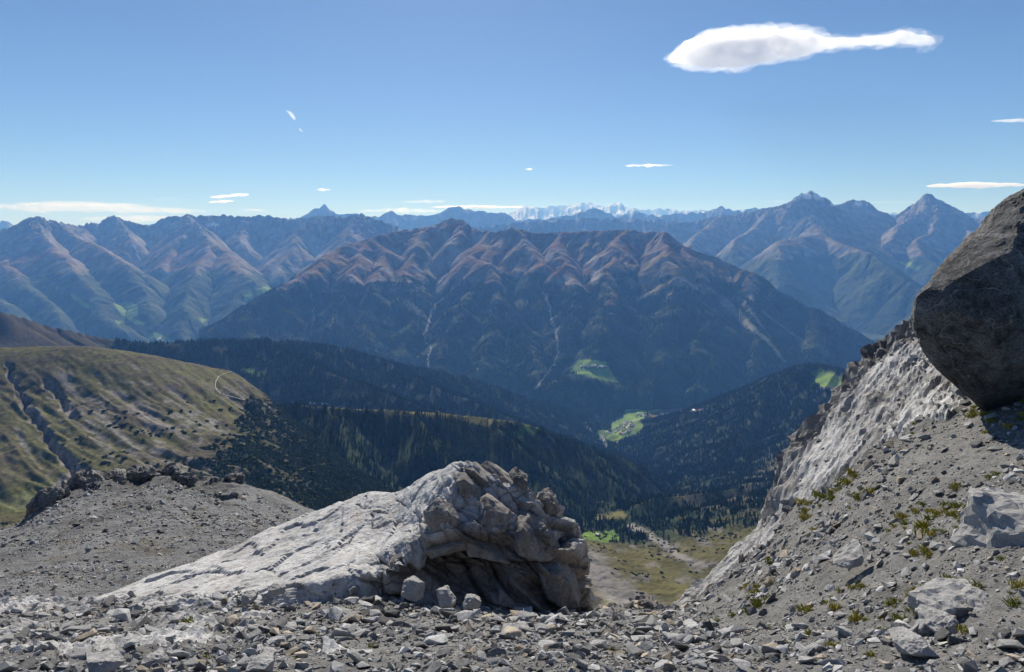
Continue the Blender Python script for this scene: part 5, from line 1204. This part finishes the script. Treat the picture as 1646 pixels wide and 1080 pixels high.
CM = cloud_mat('cloud_vapour', .005); CM2 = cloud_mat('thin_cloud_vapour', .00022, .0018); CMV = cloud_mat('cloud_veil', .0007, .012, .0); CML = cloud_mat('lens_cloud_vapour', .0042, .006, .55)
def cloud(outline, depth, thick, label, mat=CM, rag=.25, nt=260, nr=26, group=None, seed=0):
    P_ = np.array(outline, float); xs = P_[:, 0]; x0, x1 = xs.min(), xs.max()
    nx = nt; t_ = np.linspace(0, 1, nx); x = x0 + (x1 - x0) * (.5 - .5 * np.cos(np.pi * t_))
    up = [q for q in outline if q[2] == 0]; lo = [q for q in outline if q[2] == 1]
    yu = np.interp(x, [q[0] for q in up], [q[1] for q in up]); yl = np.interp(x, [q[0] for q in lo], [q[1] for q in lo])
    yu = yu + rag * fbm2(x / 14, x * 0 + seed, 4, seed, .65) * np.minimum((yl - yu), 8) ; yl = yl + rag * 1.6 * fbm2(x / 16, x * 0 + seed + 9, 4, seed + 3, .65) * np.minimum((yl - yu), 8)
    yl = np.maximum(yl, yu + .2)
    a = np.linspace(0, 2 * np.pi, nr, endpoint=False); yc, hh = (yu + yl) / 2, (yl - yu) / 2
    hmax = hh.max(); PY = yc[:, None] - hh[:, None] * np.cos(a); DP = depth + thick * (hh / hmax)[:, None] ** 1.1 * np.sin(a) * np.abs(np.sin(a)) ** .8
    DP = DP + thick * .12 * fbm2(x[:, None] / 20 + 0 * a, np.cos(a) * 2 + 0 * x[:, None], 3, seed + 7)
    X = (x[:, None] - CX) / F * depth + 0 * a; Z = (HY - PY) / F * depth
    V = np.stack([X, DP, Z], -1).reshape(-1, 3); i = np.arange(nx - 1)[:, None] * nr; j = np.arange(nr)[None]; jn = (j + 1) % nr
    Fc = np.stack([i + j, i + jn, i + nr + jn, i + nr + j], -1).reshape(-1, 4)
    c = V.mean(0); caps = [[k for k in range(nr)], [(nx - 1) * nr + k for k in range(nr)][::-1]]
    me = bpy.data.meshes.new('cloud'); me.from_pydata([tuple(v) for v in (V - c)], [], [tuple(f) for f in Fc] + [tuple(q) for q in caps]); me.update()
    bm = bmesh.new(); bm.from_mesh(me); bmesh.ops.recalc_face_normals(bm, faces=bm.faces[:]); bm.to_mesh(me); bm.free()
    o = link('cloud', me, (mat,)); o.location = c; tag(o, label, 'cloud', group); return o
LENS = cloud([(1072, 92, 0), (1082, 84, 0), (1092, 75, 0), (1100, 66, 0), (1125, 57, 0), (1160, 52, 0), (1200, 48, 0), (1250, 48, 0), (1285, 50, 0), (1310, 57, 0), (1330, 61, 0), (1365, 60, 0), (1400, 58, 0), (1428, 55, 0), (1445, 48, 0), (1465, 52, 0), (1490, 58, 0), (1504, 66, 0), (1505, 68, 0),
       (1072, 94, 1), (1080, 100, 1), (1105, 103, 1), (1130, 109, 1), (1150, 108, 1), (1185, 108, 1), (1215, 102, 1), (1250, 96, 1), (1290, 92, 1), (1320, 82, 1), (1345, 77, 1), (1370, 76, 1), (1400, 73, 1), (1425, 74, 1), (1450, 70, 1), (1475, 72, 1), (1495, 75, 1), (1505, 69, 1)],
      13000, 700, 'large white lens shaped cloud with a thin tail high in the sky', CML, .45, 400, 30, seed=2)
VEIL = cloud([(1066, 93, 0), (1080, 82, 0), (1095, 70, 0), (1120, 55, 0), (1160, 49, 0), (1205, 46, 0), (1250, 46, 0), (1290, 48, 0), (1315, 55, 0), (1335, 59, 0), (1365, 57, 0), (1400, 55, 0), (1430, 51, 0), (1445, 46, 0), (1468, 50, 0), (1492, 56, 0), (1509, 66, 0),
       (1066, 96, 1), (1082, 103, 1), (1105, 106, 1), (1130, 112, 1), (1155, 111, 1), (1190, 111, 1), (1220, 105, 1), (1255, 99, 1), (1295, 94, 1), (1320, 86, 1), (1345, 80, 1), (1370, 79, 1), (1400, 76, 1), (1430, 77, 1), (1455, 74, 1), (1480, 76, 1), (1500, 78, 1), (1509, 71, 1)],
      13100, 1300, 'thin ragged veil of vapour wrapped round the lens shaped cloud', CMV, 1.2, 420, 26, seed=5)
VEIL.name = 'veil'; VEIL.parent = LENS; VEIL.matrix_parent_inverse = Matrix.Translation(-LENS.location)
for k_ in ('category', 'label'):
    if k_ in VEIL: del VEIL[k_]
VEIL['label'] = 'thin ragged vapour edge'
def wisp(x0, x1, yc, h, depth, label, seed, skew=0.0, thick=None, mat=None, group=None):
    n_ = 9; r = random.Random(seed); up, lo = [], []
    for k in range(n_):
        t_ = k / (n_ - 1); e = math.sin(math.pi * t_) ** .7 * r.uniform(.6, 1.1); x = x0 + (x1 - x0) * t_; y = yc + skew * (t_ - .5)
        up.append((x, y - h / 2 * e - .1, 0)); lo.append((x, y + h / 2 * e * r.uniform(.5, 1) + .1, 1))
    cloud(up + lo, depth, thick or depth * .01, label, mat or CM2, .5, 120, 14, group, seed)
D9 = 62000
wisp(1000, 1084, 266, 5, 16000, 'small flat white cloud under the big lens cloud', 11, -1, 250, CM)
wisp(843, 858, 272, 4, 16000, 'tiny white cloud puff above the centre of the range', 12, 0, 150, CM)
wisp(1592, 1660, 194, 5, 15000, 'thin white cloud at the right edge below the lens cloud', 13, 0, 250, CM)
wisp(1485, 1652, 298, 12, 24000, 'long flat white cloud above the sharp peak at the right', 14, -1, 700, CM)
wisp(508, 533, 305, 4, 20000, 'tiny white cloud above the twin rock peak', 15, 0, 200, CM)
wisp(335, 402, 315, 6, 30000, 'upper wispy streak of the small cloud stack on the left', 16, -6, 500, CM)
wisp(335, 376, 324, 5, 30000, 'lower wispy streak of the small cloud stack on the left', 17, -3, 500, CM)
wisp(246, 292, 320, 4, 30000, 'faint short streak between the long bank and the cloud stack', 18, -2, 400, CM2)
wisp(-40, 345, 336, 26, D9, 'long white cloud bank above the left mountains', 19, 8, 2500)
wisp(20, 240, 328, 10, D9, 'brighter upper streak of the long left cloud bank', 20, 2, 2600)
wisp(120, 340, 352, 16, D9, 'low pale haze cloud just above the left crest', 21, 0, 2500)
wisp(560, 720, 339, 9, D9, 'pale low cloud bank left of the central peak', 22, 0, 2500)
wisp(690, 860, 333, 6, D9, 'thin low cloud bank touching the snowy range', 23, 0, 2000, CM)
wisp(640, 720, 324, 7, D9, 'small faint cloud above the low central cloud bank', 24, 0, 1500)
wisp(1380, 1480, 325, 3, D9, 'faint streak beside the sharp right peak', 25, 0, 900)
wisp(1225, 1270, 324, 2.5, D9, 'faint streak left of the snowy twin summit', 26, 0, 900)
wisp(388, 430, 338, 6, D9, 'small low cloud behind the left crest', 27, 0, 1500)
cloud([(457, 176, 0), (462, 177, 0), (468, 179, 0), (473, 185, 0), (476, 192, 0), (457, 177, 1), (462, 181, 1), (466, 186, 1), (471, 192, 1), (476, 193, 1)], 12000, 60, 'short white contrail fragment, the upper of two', CM, .2, 60, 12, seed=31)
cloud([(479, 204, 0), (482, 206, 0), (486, 210, 0), (488, 212, 0), (479, 205, 1), (482, 210, 1), (486, 212.5, 1), (488, 212.5, 1)], 12000, 40, 'short white contrail fragment, the lower of two', CM, .2, 40, 12, seed=32)

# ================================================================== AIR
hm_ = bpy.data.materials.new('air_haze'); hm_.use_nodes = True; nt = hm_.node_tree; nt.nodes.clear()
out = nt.nodes.new('ShaderNodeOutputMaterial'); v = nt.nodes.new('ShaderNodeVolumePrincipled')
v.inputs['Color'].default_value = (0.17, 0.42, 1.0, 1); v.inputs['Absorption Color'].default_value = (1, 1, 1, 1); v.inputs['Density'].default_value = 4.4e-5; v.inputs['Anisotropy'].default_value = 0.15
nt.links.new(v.outputs[0], out.inputs['Volume'])
bx = [(x, y, z) for z in (-1600, 2450) for y in (-3000, 48000) for x in (-45000, 45000)]
me = bpy.data.meshes.new('haze'); me.from_pydata(bx, [], [(0, 2, 3, 1), (4, 5, 7, 6), (0, 1, 5, 4), (2, 6, 7, 3), (0, 4, 6, 2), (1, 3, 7, 5)])
tag(link('haze', me, (hm_,)), kind='stuff')

bm = bmesh.new(); bm.from_mesh(me); bmesh.ops.recalc_face_normals(bm, faces=bm.faces[:]); bm.to_mesh(me); bm.free()
